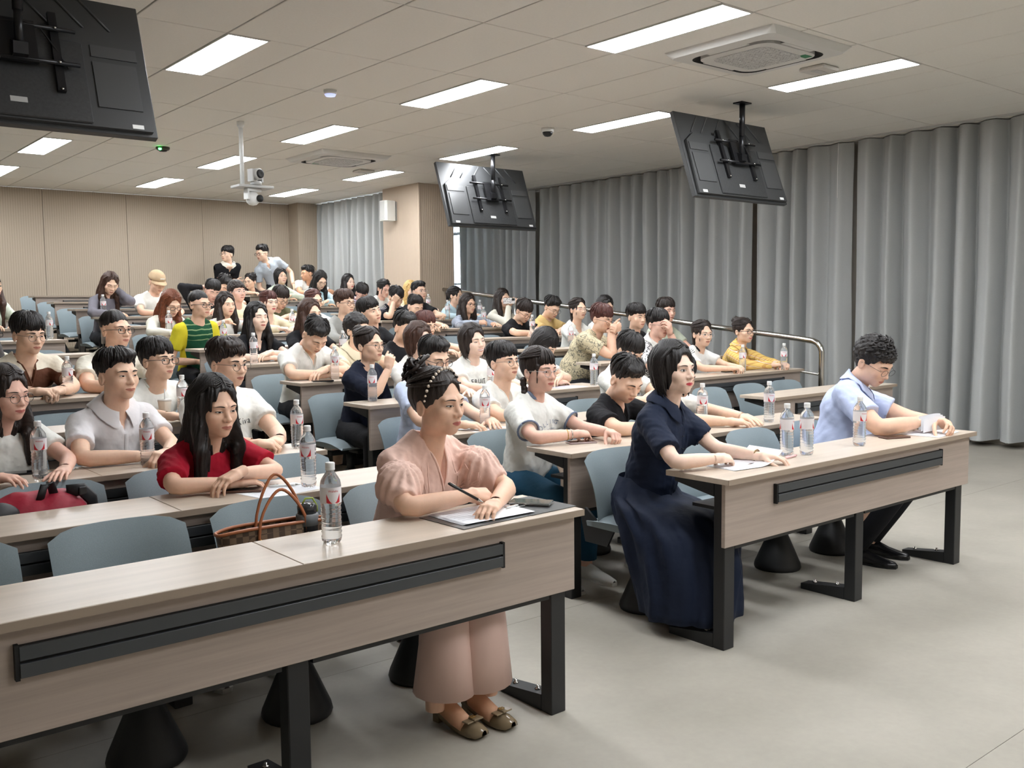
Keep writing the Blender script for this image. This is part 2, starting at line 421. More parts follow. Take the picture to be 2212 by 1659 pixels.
def ring(m, A, B, za, zb, mi=0):
    n = len(A); V = [(p[0], p[1], za) for p in A]+[(p[0], p[1], zb) for p in B]
    F = [[i, i+n, (i+1) % n+n, (i+1) % n] for i in range(n)]
    m.add(V, F, mi)
def cassette(x, y, label, green):
    t = thing('air_conditioner', label, 'air conditioner', (x, y, CEIL), group='ceiling cassette air conditioners')
    m = MB(); A = rrect(.47, .47, .01); B = rrect(.44, .44, .06); Cc = rrect(.36, .36, .12); D = rrect(.33, .33, .12)
    ring(m, B, A, -.045, -.001); ring(m, Cc, B, -.052, -.045); obj('fascia', m, t, mats=ACW)
    m = MB(); ring(m, D, Cc, -.01, -.052); m.prism(rrect(.34, .34, .12), 2, -.012, -.008); obj('air_slot', m, t, mats=GROOVE)
    m = MB(); m.prism(rrect(.315, .315, .11), 2, -.056, -.02); obj('centre_cover', m, t, mats=ACW)
    m = MB(); m.prism(rrect(.235, .235, .07), 2, -.062, -.05); obj('intake_grille', m, t, mats=HEX)
    for k in range(4):
        m = MB().box(-.17, .17, .318, .352, -.05, -.043); o = obj('air_flap', m, t, mats=ACW); o.rotation_euler = (.0, 0, k*PI/2)
    m = MB(); m.box(-.045, .045, -.03, .03, -.0008, .0008); o = obj('rating_label', m, t, (.27*green[0], .27*green[1], -.0575), mats=mat('green_label', (40, 120, 78), .5)); tag(o, 'small green label')
cassette(5.81, 4.28, 'near white ceiling air conditioner with round-cornered honeycomb grille', (.85, -.9))
cassette(5.81, 10.37, 'far ceiling air conditioner above the middle of the back rows', (-.6, .95))
# small ceiling devices
def small_dev(name, label, cat, x, y, prof, cols, extra=None):
    t = thing(name, label, cat, (x, y, CEIL))
    for nm_, pr_, c in zip(('base', 'dome'), prof, cols): obj(nm_, MB().lathe(pr_, seg=20), t, mats=c)
    return t
small_dev('motion_sensor', 'small round white sensor with bluish lights between two light panels, upper left', 'sensor', 3.99, 7.23, ([(.055, 0), (.055, -.03), (.05, -.035)], [(.048, -.033), (.04, -.05), (.0, -.052)]), (WHITEP, mat('pale_lens', (190, 198, 225), .3, emit=(150, 160, 235), strength=.5)))
small_dev('dome_camera', 'small dark dome camera on the ceiling above the middle television', 'camera', 6.6, 7.44, ([(.065, 0), (.065, -.035), (.06, -.04)], [(.055, -.038), (.052, -.06), (.03, -.082), (0, -.088)]), (WHITEP, mat('smoked_dome', (25, 25, 27), .1)))
t = small_dev('microphone_pod', 'small dark ceiling pod with a green glowing lamp below the corner of the left television', 'sensor', 3.87, 10.87, ([(.075, 0), (.075, -.02), (.06, -.035)], [(.05, -.03), (.04, -.045), (0, -.05)]), (mat('dark_olive', (58, 52, 38), .4), GROOVE))
obj('indicator_lamp', MB().lathe([(.018, 0), (.016, -.016), (0, -.024)], (-.05, -.05, -.02)), t, mats=mat('green_led', (60, 230, 90), .4, emit=(70, 255, 110), strength=5))
for (x, y, lb) in ((6.62, 4.3, 'flat white rectangular wireless box on the ceiling beside the near air conditioner'), (6.63, 11.16, 'flat white rectangular wireless box on the ceiling beside the far air conditioner')):
    t = thing('wireless_box', lb, 'access point', (x, y, CEIL)); obj('housing', MB().box(-.11, .11, -.11, .11, -.03, 0, bev=.01), t, mats=mat('ap_shell', (196, 192, 186), .5)); obj('face_plate', MB().box(-.07, .07, -.03, .03, -.033, -.029), t, mats=GREYP)

# televisions seen from behind
TVB = mat('television_back', (58, 59, 60), .42, spec=.5)
TVR = mat('television_ridge', (70, 71, 72), .35)
TVP = mat('television_vent_panel', (48, 49, 50), .5, build=lambda nt, b, c: noise_color(nt, b, c, (1, 1, 1), .8, 1.15, 2, 60, bump=.3, dist=.002))
STEELB = mat('black_steel', (44, 44, 46), .28, .6)
def television(xc, yt, yb, label, polelabel=None):
    zt, zb = 3.19, 2.41
    tilt = math.atan2(yt-yb, zt-zb)
    t = thing('ceiling_television', label, 'television', (xc, (yt+yb)/2-.0, (zt+zb)/2)); t.rotation_euler = (-tilt, 0, 0)
    W, H = .67, .405
    # local: x width, z up, -y is the back seen here
    m = MB().box(-W, W, -.012, .03, -H, H, bev=.004); obj('screen_housing', m, t, mats=TVB)
    obj('screen', MB().box(-W+.01, W-.01, .0301, .032, -H+.01, H-.01), t, mats=mat('dark_screen', (10, 10, 12), .1))
    m = MB(); m.prism([(-W+.03, -H+.02), (W-.03, -H+.02), (W-.05, .12), (W-.16, .2), (-W+.16, .2), (-W+.05, .12)], 1, -.04, -.012); obj('electronics_bulge', m, t, mats=TVB)
    m = MB(); m.box(-.33, .33, -.052, -.04, -H+.03, .1, bev=.006); obj('vent_panel', m, t, mats=TVP)
    for sx in (-1, 1):
        m = MB().prism([(sx*a, b_) for a, b_ in ((.37, -.27), (.6, -.27), (.6, .0), (.37, .0))], 1, -.047, -.04); obj('pressed_panel', m, t, mats=TVR)
        m = MB().prism([(sx*a, b_) for a, b_ in ((.37, .03), (.61, .03), (.61, .1), (.37, .1))], 1, -.047, -.04); obj('pressed_panel', m, t, mats=TVR)
        for q in (.18, .36, .5):
            m = MB().tube([(sx*q, -.014, .22), (sx*(q-.14), -.014, .39)], .007, 6); obj('pressed_rib', m, t, mats=TVR)
        m = MB().box(sx*.19-.02, sx*.19+.02, -.075, -.052, -.22, .24); obj('mount_rail', m, t, mats=STEELB)
        obj('label', MB().box(sx*.56-.03, sx*.56+.03, -.0425, -.041, -H+.028, -H+.052), t, mats=WHITEP)
    for zz in (-.07, .13): obj('mount_rail', MB().tube([(-.29, -.09, zz), (.29, -.09, zz)], .012, 8), t, mats=STEELB)
    obj('mount_plate', MB().box(-.09, .09, -.1, -.08, -.09, .15), t, mats=STEELB)
    bo = MB()
    for a in (-.19, .19):
        for zz in (-.21, -.07, .13): bo.lathe([(.009, 0), (.006, .006), (0, .007)], (0, 0, 0), 8)
    k = 0
    for a in (-.19, .19):
        for zz in (-.21, -.07, .13):
            bm = MB().lathe([(.009, 0), (.006, .006), (0, .007)], seg=8); bm.xf(Matrix.Translation((a, -.1 if zz > -.2 else -.077, zz))@Matrix.Rotation(PI/2, 4, 'X')); obj('bolt', bm, t, mats=CHROME)
    obj('rating_plate', MB().box(-.06, .02, -.0535, -.0522, -.3, -.27), t, mats=GREYP)
    obj('cable', MB().tube([(.02, -.1, .14), (.12, -.09, .12), (.2, -.07, .0), (.24, -.06, -.08)], .005, 6), t, mats=GROOVE)
    # hanging pole
    p = thing('television_pole', polelabel, 'ceiling pole', (xc, yb+.02, CEIL))
    obj('ceiling_plate', MB().box(-.07, .07, -.05, .05, -.012, 0), p, mats=STEELB)
    obj('upper_tube', MB().tube([(0, 0, 0), (0, 0, -.3)], .026, 12), p, mats=STEELB)
    obj('lower_tube', MB().tube([(0, 0, -.25), (0, 0, -.50)], .021, 12), p, mats=STEELB)
    obj('tilt_bracket', MB().prism([(-.03, -.46), (.04, -.44), (.07, -.5), (.03, -.54), (-.03, -.52)], 0, -.035, .035), p, mats=STEELB)
television(1.21, 5.634, 5.35, 'large television seen from behind in the top left corner', 'black ceiling pole of the television in the top left corner')
television(7.2, 9.37, 9.09, 'middle television seen from behind, hanging in front of the pillar and bluish curtain', 'steel ceiling pole holding the middle television')
television(7.2, 5.715, 5.44, 'right television seen from behind, hanging in front of the grey curtains', 'black ceiling pole holding the right television')

# camera pole and its cameras
t = thing('camera_pole', 'slim white pole hanging from the ceiling with a camera shelf', 'ceiling pole', (3.95, 8.95, CEIL))
obj('pole', MB().tube([(0, 0, 0), (0, 0, -.62)], .02, 12), t, mats=WHITEP); obj('ceiling_cup', MB().lathe([(.035, 0), (.035, -.04), (.022, -.06)]), t, mats=WHITEP)
obj('shelf', MB().box(-.09, .27, -.13, .08, -.64, -.615, bev=.004), t, mats=GREYP)
c = thing('tracking_camera', 'grey camera with black lens standing on the shelf of the white pole', 'camera', (4.05, 8.86, CEIL-.612))
obj('camera_base', MB().lathe([(.055, 0), (.055, .03), (.05, .035)]), c, mats=GREYP)
obj('yoke', MB().box(-.07, -.055, -.03, .04, .03, .15).box(.055, .07, -.03, .04, .03, .15), c, mats=GREYP)
b_ = MB().lathe([(.052, -.05), (.055, -.045), (.055, .05), (.045, .055), (0, .055)], seg=20); b_.xf(Matrix.Translation((0, 0, .105))@Matrix.Rotation(PI/2, 4, 'X')); obj('camera_body', b_, c, mats=GREYP)
b_ = MB().lathe([(.042, 0), (.042, .02), (.03, .022), (0, .015)], seg=20); b_.xf(Matrix.Translation((.0, -.05, .105))@Matrix.Rotation(PI/2, 4, 'X')); obj('lens', b_, c, mats=GROOVE); c.rotation_euler = (0, 0, .35)
c = thing('surveillance_camera', 'white round camera hanging under the shelf of the white pole', 'camera', (4.0, 8.9, CEIL-.64))
obj('bracket', MB().box(-.05, .13, -.03, .03, -.03, 0, bev=.005).box(-.05, -.03, -.03, .03, -.11, -.03), c, mats=WHITEP)
obj('camera_ball', MB().lathe([(0, -.068), (.036, -.060), (.060, -.036), (.067, 0), (.060, .036), (.036, .060), (0, .068)], (.035, 0, -.10)), c, mats=WHITEP)
b_ = MB().lathe([(.035, 0), (.035, .02), (.0, .022)], seg=16); b_.xf(Matrix.Translation((.06, -.065, -.1))@Matrix.Rotation(PI/2, 4, 'X')); obj('lens', b_, c, mats=GROOVE); c.rotation_euler = (0, 0, .3)

# speaker on the pillar
t = thing('wall_speaker', 'white loudspeaker mounted on the beige pillar', 'speaker', (7.93, 12.45, 2.93))
obj('bracket', MB().box(-.05, 0, -.03, .03, -.06, .06).box(-.012, 0, -.05, .05, -.14, .14), t, mats=GREYP)
obj('cabinet', MB().prism([(-.23, -.07), (-.2, -.1), (-.05, -.085), (-.05, .085), (-.2, .1), (-.23, .07)], 2, -.15, .15), t, mats=mat('speaker_shell', (214, 214, 208), .45))
obj('speaker_grille', MB().prism([(-.236, -.062), (-.236, .062), (-.228, .066), (-.228, -.066)], 2, -.135, .135), t, mats=mat('speaker_cloth', (198, 198, 194), .7))

# handrail along the right side of the platform
t = thing('steel_handrail', 'polished steel handrail sloping along the right side of the platform', 'handrail', (8.35, 5.34, 0))
def railz(y): return 1.10+(y-5.34)*.0985
P = [(0, 0, .12)]+[(0, 0, z) for z in (.6, 1.0)]+[(0, .015, 1.045), (0, .05, 1.085), (0, .1, 1.105)]
P += [(0, y-5.34, railz(y)) for y in (5.6, 6.5, 8, 9.5, 11, 12.6)]
obj('top_rail', MB().tube(P, .03, 14), t, mats=CHROME)
for y in (6.9, 8.5, 10.1, 11.7): obj('rail_post', MB().tube([(0, y-5.34, rowF(int((y-2.2)/.9575)+1)), (0, y-5.34, railz(y)-.03)], .02, 12), t, mats=CHROME)
for dz in (.33, .62): obj('lower_rail', MB().tube([(0, y-5.34, railz(y)-dz) for y in (5.34, 8, 12.5)], .013, 10), t, mats=CHROME)
# ------------------------------------------------------------------ desks
def make_desk(x0, x1, n, label, seam=False, pieces=True):
    W = x1-x0; t = thing('lecture_desk', label, 'desk', (x0, rowY(n), rowF(n)), group='long lecture desks with front panels')
    if seam:
        for a, b in ((0, W/2-.001), (W/2+.001, W)):
            obj('tabletop', MB().box(a, b, 0, .345, .732, .757, bev=.002), t, mats=TOP)
    else: obj('tabletop', MB().box(0, W, 0, .345, .732, .757, bev=.002), t, mats=TOP)
    obj('tabletop_edge', MB().box(-.001, W+.001, -.003, .0, .733, .756), t, mats=EDGE)
    obj('front_panel', MB().box(.018, W-.018, .03, .05, .458, .731, bev=.002), t, mats=WOOD)
    tw = .375*(W/2.22)
    c = W/2; a, b = (c-.745, c+.745) if W > 2 else (c-.6, c+.6)
    g = MB().box(a, b, .018, .031, .608, .688).box(a-.008, a+.002, .012, .031, .604, .692).box(b-.002, b+.008, .012, .031, .604, .692)
    slot = obj('socket_tray', g, t, mats=GROOVE)
    obj('tray_cover', MB().box(a+.002, b-.002, .010, .02, .652, .687, bev=.001).box(a+.002, b-.002, .008, .02, .61, .645, bev=.001), slot, mats=TRAYM)
    for lx in (.045, W/2-.035, W-.115):
        m = MB().box(lx, lx+.07, .052, .112, 0, .73, bev=.003)
        m.prism([(.112, 0), (.112, .062), (.36, .03), (.36, 0)], 0, lx, lx+.07)
        m.prism([(.112, .73), (.112, .665), (.33, .705), (.33, .73)], 0, lx, lx+.07)
        leg = obj('leg', m, t, mats=BLACK)
        if n < 3:
            for q in (.17, .3):
                z = .062-(q-.112)*.129; obj('floor_bolt', MB().lathe([(.012, 0), (.012, .006), (.006, .008), (.006, .016), (0, .017)], (lx+.035, q, z), 8), leg, mats=CHROME)
    if n < 3:
        obj('book_shelf', MB().box(.13, W-.13, .11, .30, .585, .6).box(.13, W-.13, .10, .115, .58, .66), t, mats=BLACK)
        m = MB().box(.12, W/2-.05, .055, .075, .435, .47).box(W/2+.05, W-.12, .055, .075, .435, .47); obj('lower_rail', m, t, mats=BLACK)
    return t
for n in range(1, 12):
    if n <= 11: make_desk(XL0, XL1, n, '%s-row desk of the left block%s' % (ORD[n], ', largest in the picture' if n == 1 else ', counted from the front'), seam=(n < 4))
for n in range(1, 14): make_desk(XA0, XA1, n, '%s-row desk of the middle block%s' % (ORD[n], ', with the navy-dressed woman at its left end' if n == 1 else ', counted from the front'))
for n in range(3, 14): make_desk(XB0, XB1, n, '%s-row desk of the right block, counted from the front' % ORD[n])

# ------------------------------------------------------------------ chairs
def shell(w, z0, z1, depth, curve, flare, thick, nu=11, nv=9, lean=.14):
    """curved backrest as a closed padded sheet; returns MB"""
    P = np.zeros((2, nv, nu, 3))
    for s in range(2):
        for j in range(nv):
            v = j/(nv-1); z = z0+(z1-z0)*v
            ww = w*(1-.02*v-.07*(1-v)**2)
            for i in range(nu):
                u = -1+2*i/(nu-1)
                y = depth+lean*v**1.3*.6-curve*u*u*.0-.035*math.sin(v*PI)*.6
                edge = max(abs(u), 0)**6; ev = max(0, (v-.85)/.15)**2+max(0, (.1-v)/.1)**2
                th = thick*max(.12, 1-edge*.9)*max(.15, 1-ev*.85)
                z_ = z-.035*max(0, (v-.55)/.45)*abs(u)**5+.02*max(0, .3-v)/.3*abs(u)**4
                P[s, j, i] = (u*ww/2, y-curve*u*u+(th/2 if s else -th/2), z_)
    m = MB(); m.grid(P[0]); m.grid(P[1][:, ::-1])
    # rim
    rim0 = [P[0][0, i] for i in range(nu)]+[P[0][j, nu-1] for j in range(1, nv)]+[P[0][nv-1, i] for i in range(nu-2, -1, -1)]+[P[0][j, 0] for j in range(nv-2, 0, -1)]
    rim1 = [P[1][0, i] for i in range(nu)]+[P[1][j, nu-1] for j in range(1, nv)]+[P[1][nv-1, i] for i in range(nu-2, -1, -1)]+[P[1][j, 0] for j in range(nv-2, 0, -1)]
    m.grid(np.array([rim1+rim1[:1], rim0+rim0[:1]]))
    return m
_back = shell(.465, .40, .765, .165, .055, 0, .038).mesh('backrest', FABRIC)
_back.shade_smooth() if hasattr(_back, 'shade_smooth') else None
def seat_mb():
    m = MB(); nu, nv = 11, 9; T = np.zeros((nv, nu, 3)); B = np.zeros((nv, nu, 3))
    for j in range(nv):
        v = j/(nv-1)
        for i in range(nu):
            u = -1+2*i/(nu-1); r = max(abs(u), abs(2*v-1))**6
            hw = .225*(1-.12*max(0, (.25-v)/.25)**2)
            y = -.235+.42*v
            T[j, i] = (u*hw, y, .455+.012*math.sin(v*PI)-.028*max(0, (.3-v)/.3)**2-.018*r)
            B[j, i] = (u*hw*.97, y, .40+.012*r+.01*max(0, (.3-v)/.3))
    m.grid(T); m.grid(B[:, ::-1])
    def rim(P): return [P[0, i] for i in range(nu)]+[P[j, nu-1] for j in range(1, nv)]+[P[nv-1, i] for i in range(nu-2, -1, -1)]+[P[j, 0] for j in range(nv-2, 0, -1)]
    a, b = rim(T), rim(B); m.grid(np.array([b+b[:1], a+a[:1]]))
    return m
_seat = seat_mb().mesh('seat', FABRIC)
_ped = MB().lathe([(.125, 0), (.13, .012), (.126, .03), (.042, .225), (.034, .235)], seg=24).mesh('cone_cover', BLACK)
_post = MB().tube([(0, 0, .22), (0, 0, .36)], .028, 12).mesh('post', BLACK)
_arm = MB().box(-.17, .17, -.03, .03, .345, .375, bev=.004).box(-.03, .03, -.16, .2, .36, .385, bev=.004).mesh('swing_arm', BLACK)
_brk = MB().prism([(.05, .33), (.2, .33), (.235, .47), (.2, .5), (.1, .43), (.0, .42)], 0, 0, .012).mesh('side_bracket', BLACK)
def proto_chair(label, loc):
    t = thing('lecture_chair', label, 'chair', loc, group='blue-grey upholstered swivel chairs fixed behind the desks')
    obj('backrest', _back, t); obj('seat', _seat, t); obj('cone_cover', _ped, t); obj('post', _post, t); obj('swing_arm', _arm, t)
    obj('side_bracket', _brk, t, (.205, 0, 0)); obj('side_bracket', _brk, t, (-.217, 0, 0))
    return t
seatsx = {'left': [XL0+.34+.545*k-.02 for k in range(4)], 'middle': [XA0+.235+.545*k for k in range(4)], 'right': [XB0+.27+.56*k for k in range(3)]}
_pc = None
POS = {4: ['leftmost', 'second from the left', 'third from the left', 'rightmost'], 3: ['leftmost', 'middle', 'rightmost']}
for blk, xs in seatsx.items():
    for n in range(1 if blk != 'right' else 3, 12 if blk == 'left' else 14):
        for k, x in enumerate(xs):
            lab = '%s chair behind the %s-row desk of the %s block' % (POS[len(xs)][k], ORD[n], blk)
            loc = (x, rowY(n)+.68, rowF(n))
            if _pc is None: _pc = proto_chair(lab, loc)
            else: copy_tree(_pc, loc, label=lab)
# ------------------------------------------------------------------ implicit surfaces for people
def surfnet(fn, lo, hi, h):
    lo = np.array(lo, float); hi = np.array(hi, float)
    n = np.ceil((hi-lo)/h).astype(int)+1
    ax = [lo[i]+h*np.arange(n[i]) for i in range(3)]
    X, Y, Z = np.meshgrid(*ax, indexing='ij', sparse=False)
    D = fn(X, Y, Z).astype(np.float32)
    S = D < 0
    c = np.zeros(tuple(n-1), int)
    for i in (0, 1):
        for j in (0, 1):
            for k in (0, 1): c += S[i:n[0]-1+i, j:n[1]-1+j, k:n[2]-1+k]
    act = (c > 0) & (c < 8)
    idx = -np.ones(act.shape, int); ids = np.argwhere(act); idx[act] = np.arange(len(ids))
    acc = np.zeros((len(ids), 3)); cnt = np.zeros(len(ids))
    corners = [(i, j, k) for i in (0, 1) for j in (0, 1) for k in (0, 1)]
    for a in range(8):
        for b in range(a+1, 8):
            ca, cb = corners[a], corners[b]
            if sum(abs(p-q) for p, q in zip(ca, cb)) != 1: continue
            pa = ids+ca; pb = ids+cb
            da = D[pa[:, 0], pa[:, 1], pa[:, 2]]; db = D[pb[:, 0], pb[:, 1], pb[:, 2]]
            m = (da < 0) != (db < 0); t = np.where(m, da/np.where(da-db == 0, 1, da-db), 0)
            acc += (np.array(ca)+t[:, None]*(np.array(cb)-np.array(ca)))*m[:, None]; cnt += m
    V = lo+h*(ids+acc/cnt[:, None])
    F = []
    for d in range(3):
        e = [0, 0, 0]; e[d] = 1
        A = S[tuple(slice(0, n[i]-e[i]) for i in range(3))]; B = S[tuple(slice(e[i], n[i]) for i in range(3))]
        ch = np.argwhere(A != B)
        u, v = (d+1) % 3, (d+2) % 3
        ok = (ch[:, u] > 0) & (ch[:, v] > 0) & (ch[:, u] < n[u]-1) & (ch[:, v] < n[v]-1) & (ch[:, d] < n[d]-1); ch = ch[ok]
        flip = S[ch[:, 0], ch[:, 1], ch[:, 2]]
        def cell(du, dv):
            q = ch.copy(); q[:, u] -= du; q[:, v] -= dv; return idx[q[:, 0], q[:, 1], q[:, 2]]
        q = np.stack([cell(1, 1), cell(0, 1), cell(0, 0), cell(1, 0)], 1)
        q[~flip] = q[~flip][:, ::-1]
        F.append(q)
    return V, np.concatenate(F)
def smin(a, b, k):
    h = np.clip(.5+.5*(b-a)/k, 0, 1); return b+(a-b)*h-k*h*(1-h)
def smax(a, b, k): return -smin(-a, -b, k)
def ell(X, Y, Z, c, r):
    x, y, z = (X-c[0])/r[0], (Y-c[1])/r[1], (Z-c[2])/r[2]
    q = np.sqrt(x*x+y*y+z*z)+1e-9; g = np.sqrt((x/r[0])**2+(y/r[1])**2+(z/r[2])**2)+1e-9
    return q*(q-1)/g
def cone(X, Y, Z, a, b, ra, rb):
    a = np.array(a, float); b = np.array(b, float); d = b-a; L = d@d
    t = np.clip(((X-a[0])*d[0]+(Y-a[1])*d[1]+(Z-a[2])*d[2])/L, 0, 1)
    return np.sqrt((X-a[0]-t*d[0])**2+(Y-a[1]-t*d[1])**2+(Z-a[2]-t*d[2])**2)-(ra+(rb-ra)*t)
def wob(X, Y, Z, s, f):
    r = np.random.RandomState(s); o = 0
    for k in range(4):
        d = r.normal(size=3)*f*(1+.5*k); o = o+np.sin(X*d[0]+Y*d[1]+Z*d[2]+r.uniform(0, 6))/(1+.5*k)
    return o/2.5

SKINM = {}
def skin(name, col): SKINM[name] = mat('skin_'+name, col, .55, spec=.35, build=lambda nt, b, c: noise_color(nt, b, c, (1, 1, 1), .96, 1.04, 3, 38), Subsurface_Weight=.06, Subsurface_Scale=.01)
skin('fair', (232, 194, 168)); skin('warm', (229, 188, 162)); skin('tan', (206, 158, 126)); skin('rosy', (230, 186, 166)); skin('pale', (238, 206, 186))
SCL = mat('eye_white', (226, 220, 214), .3); IRIS = mat('iris_dark', (38, 26, 20), .15); TEETH = mat('teeth', (238, 234, 226), .3)
BROWM = mat('brow_hair', (44, 34, 30), .8); LIPS = {'rose': mat('lip_rose', (188, 108, 100), .45), 'red': mat('lip_red', (196, 62, 74), .35), 'plain': mat('lip_plain', (186, 122, 106), .5)}

def head_sdf(X, Y, Z, sex='m', smile=0.0, full=0.0):
    fw = 1.0 if sex == 'm' else .955
    X = np.abs(X)
    d = ell(X, Y, Z, (0, .022, .142), (.076, .094, .088))
    d = smin(d, ell(X, Y, Z, (0, -.022, .092), (.066*fw, .068, .080)), .03)
    d = smin(d, ell(X, Y, Z, (0, -.028, .050), ((.052+.006*full)*fw, .055, .052)), .028)          # lower face
    d = smin(d, ell(X, Y, Z, (.040*fw, -.002, .040), (.022+.006*full, .034, .034)), .028)         # jaw corner
    d = smin(d, ell(X, Y, Z, (0, -.066, .014), (.024, .018, .016)), .02)                          # chin
    d = smin(d, ell(X, Y, Z, (.040, -.056, .083), (.025, .024, .024)), .02)                       # cheekbone
    d = smin(d, cone(X, Y, Z, (.012, -.084, .128), (.045, -.072, .129), .009, .008), .02)         # brow ridge
    d = smax(d, -ell(X, Y, Z, (.033, -.103, .107), (.022, .019, .013)), .014)                     # eye socket
    d = smin(d, ell(X, Y, Z, (.031, -.073, .107), (.0165, .0128, .0118)), .004)                   # eyeball with lid
    d = smin(d, cone(X, Y, Z, (0, -.083, .118), (0, -.101, .080), .0075, .0105), .012)            # nose ridge
    d = smin(d, ell(X, Y, Z, (0, -.104, .076), (.0115, .011, .0095)), .006)
    d = smin(d, ell(X, Y, Z, (.0125, -.094, .073), (.0085, .011, .0078)), .006)
    m = smile
    d = smin(d, ell(X, Y, Z, (.0, -.076, .042), (.030, .019, .022)), .014)                        # mouth mound
    d = smin(d, cone(X, Y, Z, (.0, -.094, .0485), (.022+.006*m, -.083, .0455+.004*m), .0050, .0025), .006)
    d = smin(d, cone(X, Y, Z, (.0, -.093, .0385), (.018+.006*m, -.084, .0425+.003*m), .0062, .0025), .006)
    d = smax(d, -cone(X, Y, Z, (.0, -.101, .0438), (.024+.006*m, -.091, .0445+.005*m), .0022, .001), .004)
    d = smax(d, -cone(X, Y, Z, (0, -.098, .027), (.012, -.094, .027), .004, .002), .012)
    # ear
    ex = ell(X*1.0-.0*Z, Y-.10*(Z-.09), Z, (.077, .018, .094), (.0085, .019, .031)); e2 = ell(X, Y, Z, (.086, .014, .096), (.007, .011, .019))
    ear = smax(ex, -e2, .005); d = smin(d, ear, .006)
    # neck, running down and flaring into shoulders and upper chest
    nr = .055 if sex == 'm' else .047
    d = smin(d, cone(X, Y, Z, (0, .014, .03), (0, .034, -.07), nr, nr+.004), .018)
    d = smin(d, cone(X, Y, Z, (0, .04, -.075), (.085, .045, -.115), .045, .034), .045)
    d = smin(d, ell(X, Y, Z, (0, .030, -.160), (.104, .088, .085)), .03)
    d = smax(d, -Z-.21, .005)
    return d
_heads = {}
def head_template(sex, smile, full, eyes, h):
    """returns V, quads, triangles etc. of head, neck and bust in head space, with feature patches"""
    key = (sex, smile, full, eyes, h)
    if key in _heads: return _heads[key]
    V, F = surfnet(lambda X, Y, Z: head_sdf(X, Y, Z, sex, smile, full), (-.17, -.125, -.25), (.17, .135, .245), h)
    bvh = BVHTree.FromPolygons([tuple(v) for v in V], [tuple(f) for f in F])
    def sy(x, z, off=.0006):
        hit = bvh.ray_cast(Vector((x, -.3, z)), Vector((0, 1, 0)))
        return (hit[0].y if hit[0] else -.05)-off
    parts = [(V, F, np.zeros(len(F), int))]
    def patch(fx, fz, ns, nt_, mi, off=.0006):
        P = []
        for i in range(ns+1):
            for j in range(nt_+1):
                s, t = i/ns, j/nt_; x = fx(s, t); z = fz(s, t); P.append((x, sy(x, z, off), z))
        Q = [[i*(nt_+1)+j, (i+1)*(nt_+1)+j, (i+1)*(nt_+1)+j+1, i*(nt_+1)+j+1] for i in range(ns) for j in range(nt_)]
        P = np.array(P); Q = np.array(Q); a = P[Q[0]]
        n = np.cross(P[Q[len(Q)//2]][1]-P[Q[len(Q)//2]][0], P[Q[len(Q)//2]][2]-P[Q[len(Q)//2]][0])
        if n[1] > 0: Q = Q[:, ::-1]
        parts.append((P, Q, np.full(len(Q), mi)))
    op = {'open': 1.0, 'narrow': .6, 'down': .16, 'happy': .38}[eyes]
    for sg in (-1, 1):
        cx, cz = .0315, .1065
        ew = .0158
        lid = lambda s: math.sin(PI*min(max(s, 0), 1))**.75
        up = .0060*op; dn = .0040*op
        slant = lambda s: (.0016*(s-.3))
        X_ = lambda s, t: sg*(cx-ew+2*ew*s)
        if op > .3:
            patch(X_, lambda s, t: cz+slant(s)+(-dn+(up+dn)*t)*lid(s), 10, 4, 1, .0007)
            r = .0062
            def iz(s, t):
                xx = -1+2*s; c = math.sqrt(max(0, 1-xx*xx))*r; zz = -c+2*c*t+.0006
                L = lid((ew+xx*r)/(2*ew)); return cz+slant(.5)+max(-dn*L, min(up*L, zz))
            patch(lambda s, t: sg*(cx+(-1+2*s)*r), iz, 8, 5, 2, .0013)
        # upper lash line and fold, brow
        patch(X_, lambda s, t: cz+slant(s)+up*lid(s)+(-.0004+(.0018 if sex == 'm' else .0026)*t*(.5+.5*s)), 10, 1, 3, .0015)
        if sex == 'f': patch(X_, lambda s, t: cz+slant(s)-dn*lid(s)-.0006*t, 8, 1, 3, .0011)
        bz = .1275; bt = .0082 if sex == 'm' else .0052
        patch(lambda s, t: sg*(.013+.041*s), lambda s, t: bz+.004*math.sin(PI*.75*s)-.0035*s*s+bt*(t-.5)*(1-s**2.2*.85)*min(1, .45+4*s), 10, 2, 3, .0012)
        patch(lambda s, t: sg*(.0062+.0062*s), lambda s, t: .0675+.0035*(t-.5)*math.sin(PI*(.1+.8*s)), 3, 2, 3, .0003)
    mw = .0235+.007*smile; cr = lambda s: .0045*smile*(2*s-1)**2
    bow = lambda s: 1-.25*math.exp(-((2*s-1)/.16)**2)
    up = lambda s: .0068*(max(0, 1-(2*s-1)**2)**.6)*bow(s)*(1-.2*smile)
    lo = lambda s: .0082*(max(0, 1-(2*s-1)**2)**.7)*(1-.15*smile)
    gap = .0075*max(0, smile-.5)*2
    zc = .0440
    g = lambda s: gap*(max(0, 1-(2*s-1)**2)**.6)
    patch(lambda s, t: mw*(2*s-1), lambda s, t: zc+cr(s)+.0003+g(s)*.4+up(s)*t, 16, 3, 4, .0009)
    patch(lambda s, t: mw*(2*s-1), lambda s, t: zc+cr(s)-.0003-g(s)*.6-lo(s)*t, 16, 3, 4, .0009)
    patch(lambda s, t: mw*1.02*(2*s-1), lambda s, t: zc+cr(s)+(-.0006+.0012*t)*(1 if gap == 0 else 0)+(g(s)*(t-.6) if gap else 0), 16, 2, 5 if gap else 6, .0013)
    _heads[key] = parts
    return parts

